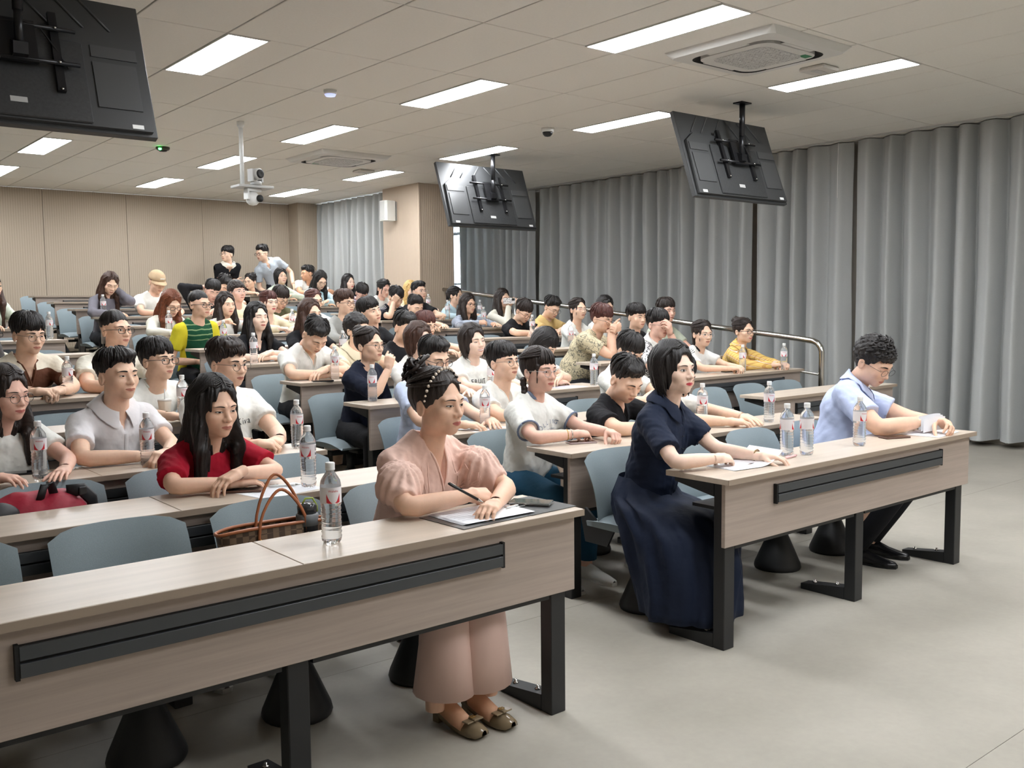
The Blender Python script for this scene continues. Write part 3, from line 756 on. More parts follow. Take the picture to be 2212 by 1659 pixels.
# ---- hair in head space (face towards -y)
def streak(X, Y, Z, seed, amp, k=1.0):
    a = np.arctan2(X, -(Y-.03)); r = np.random.RandomState(seed)
    o = 0
    for f in (9, 17, 29, 43): o = o+np.sin(a*f*k+r.uniform(0, 6)+1.3*np.sin(Z*30+r.uniform(0, 6))+1.2*np.sin(X*40+r.uniform(0, 6)))*(1.0 if f < 20 else .7)
    return amp*o/2
def hair_sdf(style, X, Y, Z, seed):
    part = {'short': 0, 'fringe': 0, 'curly': 0}.get(style, 0)
    thick = {'short': .010, 'fringe': .014, 'crew': .006, 'curly': .018, 'bun': .009, 'pony': .009, 'longc': .013, 'long': .013, 'longd': .014, 'bob': .017, 'shorty': .017, 'braid': .010, 'side': .014, 'old': .012}.get(style, .012)
    men = style in ('short', 'fringe', 'crew', 'curly', 'shorty', 'side', 'old')
    cap = ell(X, Y, Z, (0, .024, .146), (.076+thick*(.72 if men else 1), .095+thick*(.85 if men else 1), .088+thick*1.1))
    st = streak(X, Y, Z, seed, .0022 if style in ('bun', 'pony', 'crew', 'braid') else .0034)
    aX = np.abs(X)
    if style in ('short', 'fringe', 'crew', 'curly', 'shorty', 'side', 'old'):
        hl = {'short': .168, 'fringe': .150, 'crew': .166, 'curly': .158, 'shorty': .160, 'side': .160, 'old': .164}[style]     # hairline height on the brow
        x0 = (-.03, .0, .024, -.012)[seed % 4]
        front = hl+(.007 if style in ('short', 'side', 'old') else -.006)*(aX/.05)**2+(.024 if style in ('fringe', 'shorty') else 0)*np.exp(-((X-x0)/.011)**2)+(.006*np.sin(X*150+seed)+.004*np.sin(X*320+seed*2) if style in ('fringe', 'shorty', 'curly') else .003*np.sin(X*110+seed))
        if style == 'side': front = front-.022*np.clip((X+.01)/.05, -1, 1)*(1 if seed % 2 else -1)
        side = .104+.0*Y; back = .012+.015*np.sin(X*70)
        ty = np.clip((Y+.055)/.03, 0, 1); ts = np.clip((Y-.012)/.03, 0, 1)
        zmin = front*(1-ty)+side*ty; zmin = zmin*(1-ts)+back*ts
        burn = (aX > .055) & (Y > -.03) & (Y < .005); zmin = np.where(burn, np.minimum(zmin, .075), zmin)
        taper = np.clip((.160-Z)/.075, 0, 1)*(.0105 if style != 'curly' else .006)*np.clip((aX-.03)/.03, 0, 1)          # thin sides and nape
        d = smax(cap+taper, zmin-Z, .008)
        if style in ('fringe', 'shorty', 'curly'):
            d = smin(d, smax(ell(X, Y, Z, (0, -.052, .168), (.066, .034, .030)), (front-.004)-Z, .006), .012)
        if style in ('short', 'side', 'old'):
            d = smin(d, smax(ell(X, Y, Z, (.012*(1 if seed % 2 else -1), -.035, .205), (.058, .05, .032)), front-Z, .006), .02)
        if style == 'curly':
            c = np.sin(X*150+seed)*np.sin(Y*140+seed*2)*np.sin(Z*150); return d+.0065*c+.003*wob(X, Y, Z, seed, 260)
        if style in ('short', 'fringe', 'old'): st = st+.0022*wob(X, Y, Z, seed+3, 160)*(Z > .17)
        return d+st
    # women: cap parted or with bangs
    face = ell(X, Y, Z, (0, -.118, .088), (.066, .092, .112))
    if style in ('longc', 'pony', 'bun', 'braid', 'longd'):                 # forehead bare, centre parting or pulled back
        face = ell(X, Y, Z, (0, -.118, .096), (.069, .094, .114))+.22*np.maximum(0, aX-.012)*(Z > .15)
    if style in ('braid',) or (style in ('pony', 'bob') and seed % 2):       # bangs
        face = smax(face, Z-(.138+.007*np.sin(X*170+seed)+.004*np.sin(X*330)), .004)
    d = smax(cap, .020-Z, .01)
    if style in ('bun', 'pony', 'braid'):
        zmin = np.where(Y < .012, .088, .03); d = smax(cap, zmin-Z, .012)
        d = smax(d, -face, .006)
        if style == 'bun':
            b = ell(X, Y, Z, (.0, .105, .205), (.046, .042, .042)); d = smin(d, b+.005*np.sin(X*120+seed)*np.sin(Z*130)*np.sin(Y*110)*2, .02)
        if style == 'pony':
            d = smin(d, cone(X, Y, Z, (.0, .105, .12), (.0, .125, .13), .022, .02), .02)
            d = smin(d, cone(X, Y, Z, (.0, .125, .13), (.0, .115, -.05), .028, .016), .02)
            d = smin(d, cone(X, Y, Z, (.062, -.055, .14), (.066, -.045, .04), .008, .004), .008); d = smin(d, cone(X, Y, Z, (-.062, -.055, .14), (-.066, -.045, .04), .008, .004), .008)
        if style == 'braid':
            for s_ in (-1, 1):
                for q in range(7): d = smin(d, ell(X, Y, Z, (s_*(.068+.003*(q % 2)), .055-.002*q, .055-.022*q), (.019, .018, .016)), .006)
                d = smin(d, cone(X, Y, Z, (s_*.064, -.052, .14), (s_*.064, -.05, .045), .007, .004), .008)
        return d+st
    if style == 'bob':
        sh = ell(X, Y, Z, (0, .028, .095), (.094, .098, .118)); d = smin(cap, sh, .02); d = smax(d, (.0+.012*(Y < .0)+.006*np.sin(X*90+Y*60))-Z, .006)
        d = smax(d, -face, .006); neck = ell(X, Y, Z, (0, -.03, -.02), (.062, .085, .07)); d = smax(d, -neck, .006)
        return d+st
    # long styles
    L = {'long': -.22, 'longc': -.26, 'longd': -.34}[style]
    d = cap
    sh = cone(X, Y*.92, Z, (0, .03, .12), (0, .045, -.02), .094, .09); d = smin(d, sh, .02)
    bk = ell(X, Y, Z, (0, .085, (L+.1)/2), (.115, .045, (.12-L)/2+.02)); d = smin(d, bk, .03)
    for s_ in (-1, 1):
        d = smin(d, smax(cone(X, Y*.9, Z, (s_*.078, .0, .10), (s_*.088, -.035, -.06), .024, .030), -.2-Z, .01), .02)
        d = smin(d, cone(X, Y, Z, (s_*.088, -.045, -.05), (s_*.082, -.075, L+.02), .030, .014), .015)
    d = smax(d, -face, .006)
    neck = cone(X, Y, Z, (0, -.06, .02), (0, -.09, -.16), .058, .05); d = smax(d, -neck, .008)
    return d+st*1.3
def hair_locks(style, seed):
    """tapering strands laid over the cap: fringe, crown and face-framing locks"""
    m = MB(); R_ = random.Random(seed*13+len(style)); th = {'short': .012, 'fringe': .015, 'shorty': .018, 'side': .016, 'old': .014, 'bob': .018}.get(style, .014)
    def onhead(x, y, lift=0.0):
        q = 1-(x/(.076+th))**2-((y-.024)/(.095+th))**2
        return .146+(.088+th*1.1)*math.sqrt(max(q, .0))+lift
    def pt(az, el, lift):          # azimuth 0 = forehead, elevation up
        return np.array([math.sin(az)*math.cos(el)*(.076+th+lift), .024-math.cos(az)*math.cos(el)*(.095+th+lift), .146+math.sin(el)*(.088+th*1.1+lift)])
    if style in ('short', 'fringe', 'shorty', 'side', 'old'):
        n = {'short': 80, 'old': 60}.get(style, 140)
        for k in range(n):
            az = R_.uniform(-1.25, 1.25) if k < n*.62 else R_.uniform(-PI, PI)
            front = abs(az) < 1.3
            sw = R_.uniform(-.25, .25)+(.45 if style == 'side' else 0)*(1 if seed % 2 else -1)
            e0 = R_.uniform(.75, 1.35)
            e1 = {'fringe': R_.uniform(-.16, .14), 'shorty': R_.uniform(-.06, .2), 'side': R_.uniform(.02, .3), 'short': R_.uniform(.22, .42), 'old': R_.uniform(.25, .4)}[style] if front else R_.uniform(-.2, .35)
            if abs(az) > .95 and front: e1 = min(e1, .05)
            if style in ('fringe', 'shorty') and front and abs(math.sin(az)*.09-(-.03, .0, .024, -.012)[seed % 4]) < .010: e1 += .32
            pts = []; 
            for i in range(6):
                t = i/5; el = e0+(e1-e0)*t; a = az+sw*(1-t)**1.5*(1 if k % 2 else -.4)
                lift = .002+.005*math.sin(t*PI)+(.004 if style == 'short' and front else 0)*(1-t)
                if i == 5: lift -= .004
                if abs(math.sin(a)) > .6 and el < .6: lift -= .006
                pts.append(pt(a, el, lift))
            r = R_.uniform(.0035, .0062); m.tube(pts, [r*.5, r, r*1.1, r, r*.7, r*.1], 5, ell=(1.0, 1.0))
    elif style in ('long', 'longc', 'longd', 'bob', 'pony', 'bun', 'braid'):
        for sg in (-1, 1):
            n = 20 if style != 'bun' else 14
            for k in range(n):
                y0 = -.056+.13*k/n; x0 = sg*.003
                j = R_.uniform(-.006, .006)
                if style in ('bun', 'pony', 'braid'):       # combed back towards the knot
                    el = .30+.9*R_.random(); az = sg*(.25+1.0*k/n)
                    pts = [pt(az+sg*(2.7-abs(az))*t, el*(1-t)+.15*t, .0015+.002*math.sin(t*PI)) for t in np.linspace(0, .9, 7)]
                    r = R_.uniform(.003, .0045); m.tube(pts, [r*.3]+[r]*5+[r*.3], 5); continue
                endz = {'bob': -.005, 'long': -.12, 'longc': -.15, 'longd': -.22}[style]+R_.uniform(-.03, .02)
                q = [np.array([x0, y0, onhead(0, y0, .002)]), np.array([sg*.030, y0-.004, onhead(.030, y0-.004, .003)]),
                     pt(sg*(.80+.75*k/n), .66, .003), pt(sg*(1.20+.55*k/n), .20, .004), pt(sg*(1.32+.55*k/n), -.25, .004)]
                a = q[-1]; q.append(np.array([sg*(.088+.004*R_.random()), a[1]*.8-.006, .045+j])); b_ = q[-1]
                if style == 'bob': q += [np.array([b_[0]*.97, b_[1]-.004, .02]), np.array([b_[0]*.86, b_[1]-.012, endz+.005])]
                else: q += [np.array([sg*.092, b_[1]*.9-.01, -.04]), np.array([sg*(.09+.01*R_.random()), min(b_[1]*.5-.045, .04), endz])]
                r = R_.uniform(.004, .0068); m.tube(q, [r*.4, r, r*1.1, r*1.2, r*1.2, r*1.1, r, r*.2], 5)
        if (style == 'bob' and seed % 2) or (style == 'pony' and seed % 2) or style == 'braid':
            for k in range(34):
                az = R_.uniform(-.75, .75); e1 = R_.uniform(-.05, .08); pts = [pt(az*.6+(az-az*.6)*t, 1.0+(e1-1.0)*t, .0-.001+.004*math.sin(t*PI)) for t in np.linspace(0, 1, 6)]
                m.tube(pts, [.002, .0035, .004, .004, .003, .0006], 5)
    return m
_hair = {}
def hair_mesh(style, seed, m, h=.006, deform=None):
    key = (style, seed, m.name, h) if deform is None else None
    if key in _hair: return _hair[key]
    k0 = (style, seed, h)
    if k0 not in _hair:
        L = {'long': -.26, 'longc': -.3, 'longd': -.38}.get(style, -.12 if style in ('pony', 'braid') else -.03)
        _hair[k0] = surfnet(lambda X, Y, Z: hair_sdf(style, X, Y, Z, seed), (-.15, -.16, L), (.15, .18, .275), h)
        lk = hair_locks(style, seed)
        if lk.n:
            V0, F0 = _hair[k0]; LV = np.concatenate(lk.v); LF = [f for f in lk.f if len(f) == 4]
            _hair[k0] = (np.concatenate([V0, LV]), np.concatenate([F0, np.array(LF)+len(V0)]))
    V, F = _hair[k0]
    if deform is not None: V = deform(V)
    me = tri_mesh('hair', V, F, m)
    if key: _hair[key] = me
    return me
def hairmat(name, col, c2=None):
    def f(nt, b, c):
        co = coords(nt, (1, 1, 1)); s = N(nt, 'ShaderNodeSeparateXYZ'); nt.links.new(co, s.inputs[0])
        yy = N(nt, 'ShaderNodeMath', operation='SUBTRACT'); nt.links.new(s.outputs[1], yy.inputs[0]); yy.inputs[1].default_value = .03
        at = N(nt, 'ShaderNodeMath', operation='ARCTAN2'); nt.links.new(s.outputs[0], at.inputs[0]); nt.links.new(yy.outputs[0], at.inputs[1])
        cb = N(nt, 'ShaderNodeCombineXYZ'); nt.links.new(at.outputs[0], cb.inputs[0])
        zs = N(nt, 'ShaderNodeMath', operation='MULTIPLY'); nt.links.new(s.outputs[2], zs.inputs[0]); zs.inputs[1].default_value = 1.6; nt.links.new(zs.outputs[0], cb.inputs[1])
        n = N(nt, 'ShaderNodeTexNoise'); n.inputs['Scale'].default_value = 26; n.inputs['Detail'].default_value = 4; nt.links.new(cb.outputs[0], n.inputs[0])
        mr = N(nt, 'ShaderNodeMapRange'); mr.inputs[1].default_value = .35; mr.inputs[2].default_value = .7; nt.links.new(n.outputs[0], mr.inputs[0])
        mx = N(nt, 'ShaderNodeMix', data_type='RGBA'); nt.links.new(mr.outputs[0], mx.inputs[0]); k = lin(c)
        mx.inputs[6].default_value = (k[0]*.6, k[1]*.6, k[2]*.6, 1); mx.inputs[7].default_value = lin(c2) if c2 else (k[0]*1.9, k[1]*1.8, k[2]*1.7, 1)
        nt.links.new(mx.outputs[2], b.inputs['Base Color'])
        bp = N(nt, 'ShaderNodeBump'); bp.inputs['Strength'].default_value = .6; bp.inputs['Distance'].default_value = .004
        nt.links.new(n.outputs[0], bp.inputs['Height']); nt.links.new(bp.outputs[0], b.inputs['Normal'])
    return mat('hair_'+name, col, .42, spec=.4, build=f)
HM = {'black': hairmat('black', (27, 24, 24)), 'dark': hairmat('dark', (38, 30, 27)), 'brown': hairmat('brown', (62, 42, 34)), 'red': hairmat('red', (104, 58, 38)), 'auburn': hairmat('auburn', (78, 46, 42)), 'blond': hairmat('blond', (198, 168, 110))}

# ---- hands: wrist at the origin, fingers towards +x, palm down (-z), thumb on the +y side (a right hand seen from above has its thumb at +y)
def hand_sdf(X, Y, Z, curl, thumb, spread=1.0):
    d = cone(X, Y, Z, (-.03, 0, .0), (.012, 0, .0), .0255, .026)
    d = np.maximum(d, np.abs(Z)-.022)
    palm = cone(X, Y, Z*1.0, (.022, .018, 0), (.078, .026, .0), .018, .0145)
    palm = smin(palm, cone(X, Y, Z, (.022, -.016, 0), (.074, -.026, -.002), .018, .0125), .02)
    palm = smin(palm, cone(X, Y, Z, (.03, 0, 0), (.080, 0, .003), .018, .0145), .02)
    d = smin(d, palm, .012)
    base = [(.082, .0275, .001), (.086, .0095, .004), (.082, -.009, .003), (.074, -.0265, -.001)]
    ln = [(.040, .024, .021), (.045, .028, .022), (.041, .026, .022), (.032, .019, .019)]
    for k, (b, l) in enumerate(zip(base, ln)):
        a = 0; p = np.array(b); yw = (.10-.067*k)*spread
        c3 = curl if isinstance(curl, (list, tuple)) else [curl]*4
        for j, L in enumerate(l):
            a += c3[k]*(1.0, 1.25, .75)[j]
            q = p+L*np.array([math.cos(a)*math.cos(yw), math.sin(yw)*math.cos(a), -math.sin(a)])
            r0, r1 = (.0092, .0084) if j == 0 else ((.0084, .0076) if j == 1 else (.0076, .0062))
            f = cone(X, Y, Z, p, q, r0*(.88 if k == 3 else 1), r1*(.88 if k == 3 else 1))
            d = smin(d, f, .0022 if j else .006); p = q
    t0 = np.array([.018, .026, -.004]); a1, z1 = thumb
    t1 = t0+.042*np.array([math.cos(a1), math.sin(a1), -z1]); t2 = t1+.031*np.array([math.cos(a1-.25), math.sin(a1-.25), -z1*1.1]); t3 = t2+.024*np.array([math.cos(a1-.5), math.sin(a1-.5), -z1*1.1])
    d = smin(d, cone(X, Y, Z, t0, t1, .0145, .0108), .012); d = smin(d, cone(X, Y, Z, t1, t2, .0105, .0092), .003); d = smin(d, cone(X, Y, Z, t2, t3, .0092, .0075), .003)
    return d
HPOSE = {'flat': (.16, (.75, .25), 1), 'relax': (.42, (.62, .45), .8), 'curl': (.8, (.55, .7), .5), 'fist': (1.25, (.35, .75), .3), 'hold': (.62, (.5, 1.0), .5), 'point': ([.35, .95, 1.1, 1.2], (.45, .8), .3)}
_hands = {}
def hand_template(pose, h):
    if (pose, h) not in _hands:
        c, t, s = HPOSE[pose]
        _hands[(pose, h)] = surfnet(lambda X, Y, Z: hand_sdf(X, Y, Z, c, t, s), (-.04, -.055, -.115), (.19, .085, .04), h)
    return _hands[(pose, h)]
# ------------------------------------------------------------------ people
CLOTH = {}
def cloth(name, col, kind=None, c2=None, c3=None, rough=.85):
    def f(nt, b, c):
        co = coords(nt, (1, 1, 1))
        s = N(nt, 'ShaderNodeSeparateXYZ'); nt.links.new(co, s.inputs[0])
        n = N(nt, 'ShaderNodeTexNoise'); n.inputs['Scale'].default_value = 9; n.inputs['Detail'].default_value = 3; nt.links.new(co, n.inputs[0])
        bp = N(nt, 'ShaderNodeBump'); bp.inputs['Strength'].default_value = .45; bp.inputs['Distance'].default_value = .022
        nt.links.new(n.outputs[0], bp.inputs['Height']); nt.links.new(bp.outputs[0], b.inputs['Normal'])
        if kind is None: return
        def math_(op, a, b_=None):
            m = N(nt, 'ShaderNodeMath', operation=op)
            for i, v in enumerate((a, b_)):
                if v is None: continue
                if isinstance(v, (int, float)): m.inputs[i].default_value = v
                else: nt.links.new(v, m.inputs[i])
            return m.outputs[0]
        def mix(fac, a, b_):
            m = N(nt, 'ShaderNodeMix', data_type='RGBA')
            if isinstance(fac, (int, float)): m.inputs[0].default_value = fac
            else: nt.links.new(fac, m.inputs[0])
            for i, v in ((6, a), (7, b_)):
                if isinstance(v, tuple): m.inputs[i].default_value = lin(v)
                else: nt.links.new(v, m.inputs[i])
            return m.outputs[2]
        x, y, z = s.outputs
        if kind == 'bands':      # wide horizontal stripes: c below, c2 bands
            r = N(nt, 'ShaderNodeValToRGB'); r.color_ramp.interpolation = 'CONSTANT'
            zz = math_('MULTIPLY_ADD', z, 1.0); nt.links.new(zz, r.inputs[0]) if False else None
            m = N(nt, 'ShaderNodeMapRange'); m.inputs[1].default_value = 0; m.inputs[2].default_value = .6; nt.links.new(z, m.inputs[0]); nt.links.new(m.outputs[0], r.inputs[0])
            e = r.color_ramp.elements; e[0].position = 0; e[0].color = lin(c2); e[1].position = .34; e[1].color = lin(c)
            for p_, cc in ((.52, c2), (.73, c)): q = e.new(p_); q.color = lin(cc)
            nt.links.new(r.outputs[0], b.inputs['Base Color'])
        elif kind == 'plaid':
            def stripes(v, f, w_): return math_('LESS_THAN', math_('ABSOLUTE', math_('SINE', math_('MULTIPLY', v, f))), w_)
            h1 = stripes(z, 62, .42); v1 = stripes(math_('ADD', x, y), 62, .42); t1 = stripes(z, 62, .10)
            a = mix(math_('MULTIPLY', math_('ADD', h1, v1), .5), c, c2); nt.links.new(mix(t1, a, c3), b.inputs['Base Color'])
        elif kind == 'pattern':
            v = N(nt, 'ShaderNodeTexVoronoi', feature='DISTANCE_TO_EDGE'); v.inputs['Scale'].default_value = 17; n2 = N(nt, 'ShaderNodeTexNoise'); n2.inputs['Scale'].default_value = 12
            nt.links.new(co, n2.inputs[0]); ad = N(nt, 'ShaderNodeMix', data_type='RGBA'); ad.inputs[0].default_value = .25; nt.links.new(co, ad.inputs[6]); nt.links.new(n2.outputs[1], ad.inputs[7]); nt.links.new(ad.outputs[2], v.inputs[0])
            nt.links.new(mix(math_('LESS_THAN', v.outputs[0], .05), c, c2), b.inputs['Base Color'])
        elif kind == 'marble':
            n2 = N(nt, 'ShaderNodeTexNoise'); n2.inputs['Scale'].default_value = 22; n2.inputs['Distortion'].default_value = 2.5; nt.links.new(co, n2.inputs[0])
            nt.links.new(mix(math_('GREATER_THAN', n2.outputs[0], .53), c, c2), b.inputs['Base Color'])
        elif kind == 'jersey':   # green front with yellow sleeves, thin pale and blue bands
            ax = math_('ABSOLUTE', x); side = math_('GREATER_THAN', ax, .135)
            n2 = N(nt, 'ShaderNodeTexNoise'); n2.inputs['Scale'].default_value = 6; nt.links.new(co, n2.inputs[0])
            zz = math_('ADD', z, math_('MULTIPLY', n2.outputs[0], .05))
            st = math_('MULTIPLY', math_('LESS_THAN', math_('ABSOLUTE', math_('SINE', math_('MULTIPLY', zz, 70))), .35), math_('GREATER_THAN', z, .33))
            a = mix(st, c, c3); nt.links.new(mix(side, a, c2), b.inputs['Base Color'])
        elif kind == 'sleevelines':
            ax = math_('ABSOLUTE', x); 
            st = math_('MULTIPLY', math_('LESS_THAN', math_('ABSOLUTE', math_('SINE', math_('MULTIPLY', math_('ADD', y, 0.02), 190))), .45), math_('MULTIPLY', math_('GREATER_THAN', ax, .10), math_('MULTIPLY', math_('LESS_THAN', math_('ABSOLUTE', math_('ADD', y, -.004)), .028), math_('GREATER_THAN', z, .38))))
            nt.links.new(mix(st, c, c2), b.inputs['Base Color'])
        elif kind == 'dots':
            v = N(nt, 'ShaderNodeTexVoronoi'); v.inputs['Scale'].default_value = 26; nt.links.new(co, v.inputs[0])
            nt.links.new(mix(math_('LESS_THAN', v.outputs[0], .14), c, c2), b.inputs['Base Color'])
    return mat('cloth_'+name, col, rough, spec=.2, build=f)
CW = cloth('white', (226, 226, 220)); CW2 = cloth('warm_white', (224, 220, 206)); CWS = cloth('shirt_white', (222, 220, 222)); CK = cloth('black', (30, 30, 33)); CN = cloth('navy', (29, 34, 50)); CND = cloth('navy_dress', (27, 36, 56), rough=.7)
CCR = cloth('cream', (222, 212, 184)); CBE = cloth('beige', (214, 196, 158)); CRED = cloth('red', (166, 24, 46)); CPK = cloth('pink', (226, 192, 178), rough=.75); CBL = cloth('sky', (192, 204, 236)); CLB = cloth('light_blue', (190, 202, 226)); CGR = cloth('grey', (150, 150, 146)); COL_ = cloth('olive', (98, 98, 72)); CYE = cloth('ochre', (216, 186, 126)); CGN = cloth('pale_green', (196, 204, 186)); CCY = cloth('pale_cyan', (190, 216, 226)); CGC = cloth('grey_cardigan', (116, 114, 122)); CLV = cloth('mauve', (150, 140, 156)); CLY = cloth('lemon', (232, 226, 190))
CDK = cloth('trouser_dark', (30, 31, 36)); CJN = cloth('blue_trouser', (36, 78, 104)); CSH = cloth('grey_polo', (172, 180, 188)); CDB = cloth('dark_brown', (52, 42, 40))

def frame_from(up, yaw):
    u = np.array(up, float); u /= np.linalg.norm(u)
    b = np.array([-math.sin(yaw), math.cos(yaw), 0.0])         # back direction (+y for yaw 0)
    b = b-u*(b@u); b /= np.linalg.norm(b); s = np.cross(b, u)
    return np.stack([s, b, u], 1)                                # columns: side(+x), back(+y), up
def rotz(a): c, s = math.cos(a), math.sin(a); return np.array([[c, -s, 0], [s, c, 0], [0, 0, 1]])
def rotx(a): c, s = math.cos(a), math.sin(a); return np.array([[1, 0, 0], [0, c, -s], [0, s, c]])
def roty(a): c, s = math.cos(a), math.sin(a); return np.array([[c, 0, s], [0, 1, 0], [-s, 0, c]])
def ik(S, W, l1, l2, pole):
    d = W-S; D = np.linalg.norm(d)
    if D > (l1+l2)*.995: W = S+d/D*(l1+l2)*.995; d = W-S; D = np.linalg.norm(d)
    a = (l1*l1-l2*l2+D*D)/(2*D); hh = math.sqrt(max(1e-6, l1*l1-a*a)); n = d/D
    p = np.array(pole, float); p = p-n*(p@n); p /= np.linalg.norm(p)+1e-9
    return S+n*a+p*hh, W
def arm_preset(name, sd):
    """sd = -1 right hand, +1 left. elbow (outward x, y behind desk edge, z above desk), forearm direction, wrist height, hand direction, back normal, pose"""
    g = -sd                                                     # inward sign in x
    up = (0, 0, 1)
    T_ = {'cross': ((.235, -.10, .045), (1.0, -.30), .034 if sd < 0 else .078, (1, -.12, -.05 if sd < 0 else -.25), up, 'relax'),
          'crossL': ((.235, -.10, .045), (1.0, -.30), .078 if sd < 0 else .034, (1, -.12, -.25 if sd < 0 else -.05), up, 'relax'),
          'clasp': ((.215, -.08, .05), (.56, -.82), .050, (.80, -.60, .0), (g*-.3, 0, 1), 'curl'),
          'rest': ((.235, -.08, .045), (.42, -.90), .034, (.55, -.83, -.02), up, 'relax' if sd < 0 else 'flat'),
          'write': ((.235, -.12, .045), (.50, -.86) if sd < 0 else (.85, -.5), .045 if sd < 0 else .034, (.78, -.6, -.1) if sd < 0 else (.9, -.4, 0), (-.1, -.25, 1) if sd < 0 else up, 'hold' if sd < 0 else 'flat'),
          'read': ((.22, .0, .05), (.45, -.88), .07, (.6, -.75, .2), (g*-.5, -.3, .8), 'hold'),
          'fists': ((.21, .02, .05), (.62, -.70), .13, (.6, -.7, .3), (g*-.3, 0, 1), 'fist')}
    if name not in T_: name = 'rest'
    e, f_, wz, hd, nr, ps = T_[name]
    return dict(e=(sd*e[0], e[1], e[2]), f=(g*f_[0], f_[1]), wz=wz, d=(g*hd[0], hd[1], hd[2]), n=nr, pose=ps)
SHOE = None
def shoe_mesh(col):
    m = MB()
    top = [(.0, .035), (.03, .055), (.06, .062), (.12, .058), (.20, .050), (.25, .036)]
    P = np.zeros((len(top)+2, 12, 3)); a = np.linspace(0, 2*PI, 12, endpoint=False)
    ys = [.035, .03, .0, -.05, -.10, -.16, -.205, -.215]; hw = [.012, .030, .036, .034, .040, .042, .03, .012]; hh = [.05, .082, .088, .084, .062, .046, .036, .028]
    for i in range(8):
        P[i, :, 0] = np.cos(a)*hw[i]; P[i, :, 1] = ys[i]; P[i, :, 2] = .012+np.maximum(0, np.sin(a))*(hh[i]-.012)
    m.grid(P[:, ::-1], 0, True, True)
    m.prism([(.030, .038), (.034, -.0), (.033, -.06), (.043, -.12), (.038, -.18), (.018, -.218), (-.018, -.218), (-.038, -.18), (-.043, -.12), (-.033, -.06), (-.034, 0), (-.030, .038)], 2, 0, .018, 1)
    return m
_shoes = {}
DBG = []
def person(label, uv, row, a, p=0, r=0, sex='m', hair='short', hm='black', skin_='fair', eyes='open', smile=0., full=0., lip='plain', arms='cross', armR=None, armL=None, top='tee', tm=None, collar=None, cm=None, hem=.62,
           dy=.50, hx=0., ty=None, glasses=None, legs=True, lm=None, shoes=None, seed=None, scale=None, stand=False, y=None, floor=None, opening=None, tuck=0.0, knee=.40, seat_y=.66, bare=False, group=None, extra=None, hairlod=None, fold=.0046, leg_yaw=0.0):
    if sex == 'f' and hair == 'short': hair = 'long'
    s = (scale or 1.0)*(1.05 if sex == 'm' else 1.01)
    n = row; yE = y if y is not None else rowY(n)+dy-.14
    E = aty(uv[0], uv[1], yE)
    fz = rowF(n) if floor is None else floor
    az = math.atan2(E[0], E[1]); A = az+PI-math.radians(a); psi = PI-A
    psi = (psi+PI) % (2*PI)-PI
    Rh = rotz(psi)@roty(math.radians(r))@rotx(math.radians(p))
    O = E-Rh@np.array([0, -.078, .107])*s
    c0 = np.array([0, .03, 0.])
    C = O+Rh@c0*s
    tyaw = (.45*psi if ty is None else math.radians(ty))
    P = np.array([0, (rowY(n)+seat_y) if not stand else yE+.03+(.0), fz+(.52 if not stand else .96)])
    P[0] = C[0]+hx
    for _ in range(3):
        up = C-P; up /= np.linalg.norm(up)
        Rt = frame_from(up*.75+np.array([0, 0, .25]), tyaw)
        Nk = C+Rt@np.array([0, .010, -.056])*s
        P[0] = Nk[0]+hx
    T = frame_from(Nk-P, tyaw); L = np.linalg.norm(Nk-P)
    ang = math.acos(min(1, (Nk-P)[2]/L))
    if L > .56 or L < .41:                                     # keep the trunk a human length by sliding the hips along the seat
        want = min(max(L, .41), .56); dz = (Nk-P)[2]
        if abs(dz) < want: yy = math.sqrt(max(0, want**2-dz**2-(Nk-P)[0]**2)); P[1] = Nk[1]+min(yy, .38)
        else: P[2] = Nk[2]-want*.99; P[1] = Nk[1]+.05
        T = frame_from(Nk-P, tyaw); L = np.linalg.norm(Nk-P)
    DBG.append((label[:30], round(L, 3), round(float(Nk[2]-fz), 2), round(math.degrees(math.acos(min(1, (Nk-P)[2]/L)))), [round(float(q), 2) for q in P]))
    dist = float(np.linalg.norm(E[:2]))
    lod = 0 if row <= 2 and not stand else (1 if dist < 7.6 else 2)
    hh = (.0036, .005, .0075)[lod]; base = np.array([P[0], P[1], fz])
    toP = lambda v: v-base
    # --- body mesh: head, neck, bust, arms, hands, shins
    parts = head_template(sex, smile, full, eyes, hh)
    VV, FF, MM = [], [], []
    off = 0
    mats = [SKINM[skin_], SCL, IRIS, HM[hm] if hm in ('red', 'blond') else BROWM, LIPS[lip], TEETH, mat('mouth_line', (120, 66, 58), .6)]
    for V, F, mi in parts:
        Vl = V-c0; wgt = np.clip((V[:, 2]+.085)/.085, 0, 1); wgt = wgt*wgt*(3-2*wgt); wgt = wgt[:, None]
        W_ = C+s*((Vl@Rh.T)*wgt+(Vl@Rt.T)*(1-wgt))
        w2 = np.clip((-V[:, 2]-.075)/.05, 0, 1)[:, None]; w2 = w2*w2*(3-2*w2)      # the bust follows the trunk, just under the clothes
        W_ = W_*(1-w2)+(Nk+s*((V-np.array([0, .026, -.062]))@T.T))*w2
        VV.append(toP(W_)); FF.append(F+off); MM.append(mi); off += len(V)
    sw = (.178 if sex == 'm' else .150)*s*(1+.12*full)
    k = L/.5
    shz = L-.062
    deskz = fz+.757; desky = rowY(n)+.345
    arms_out = []
    torso_yaw = tyaw
    mb = MB()
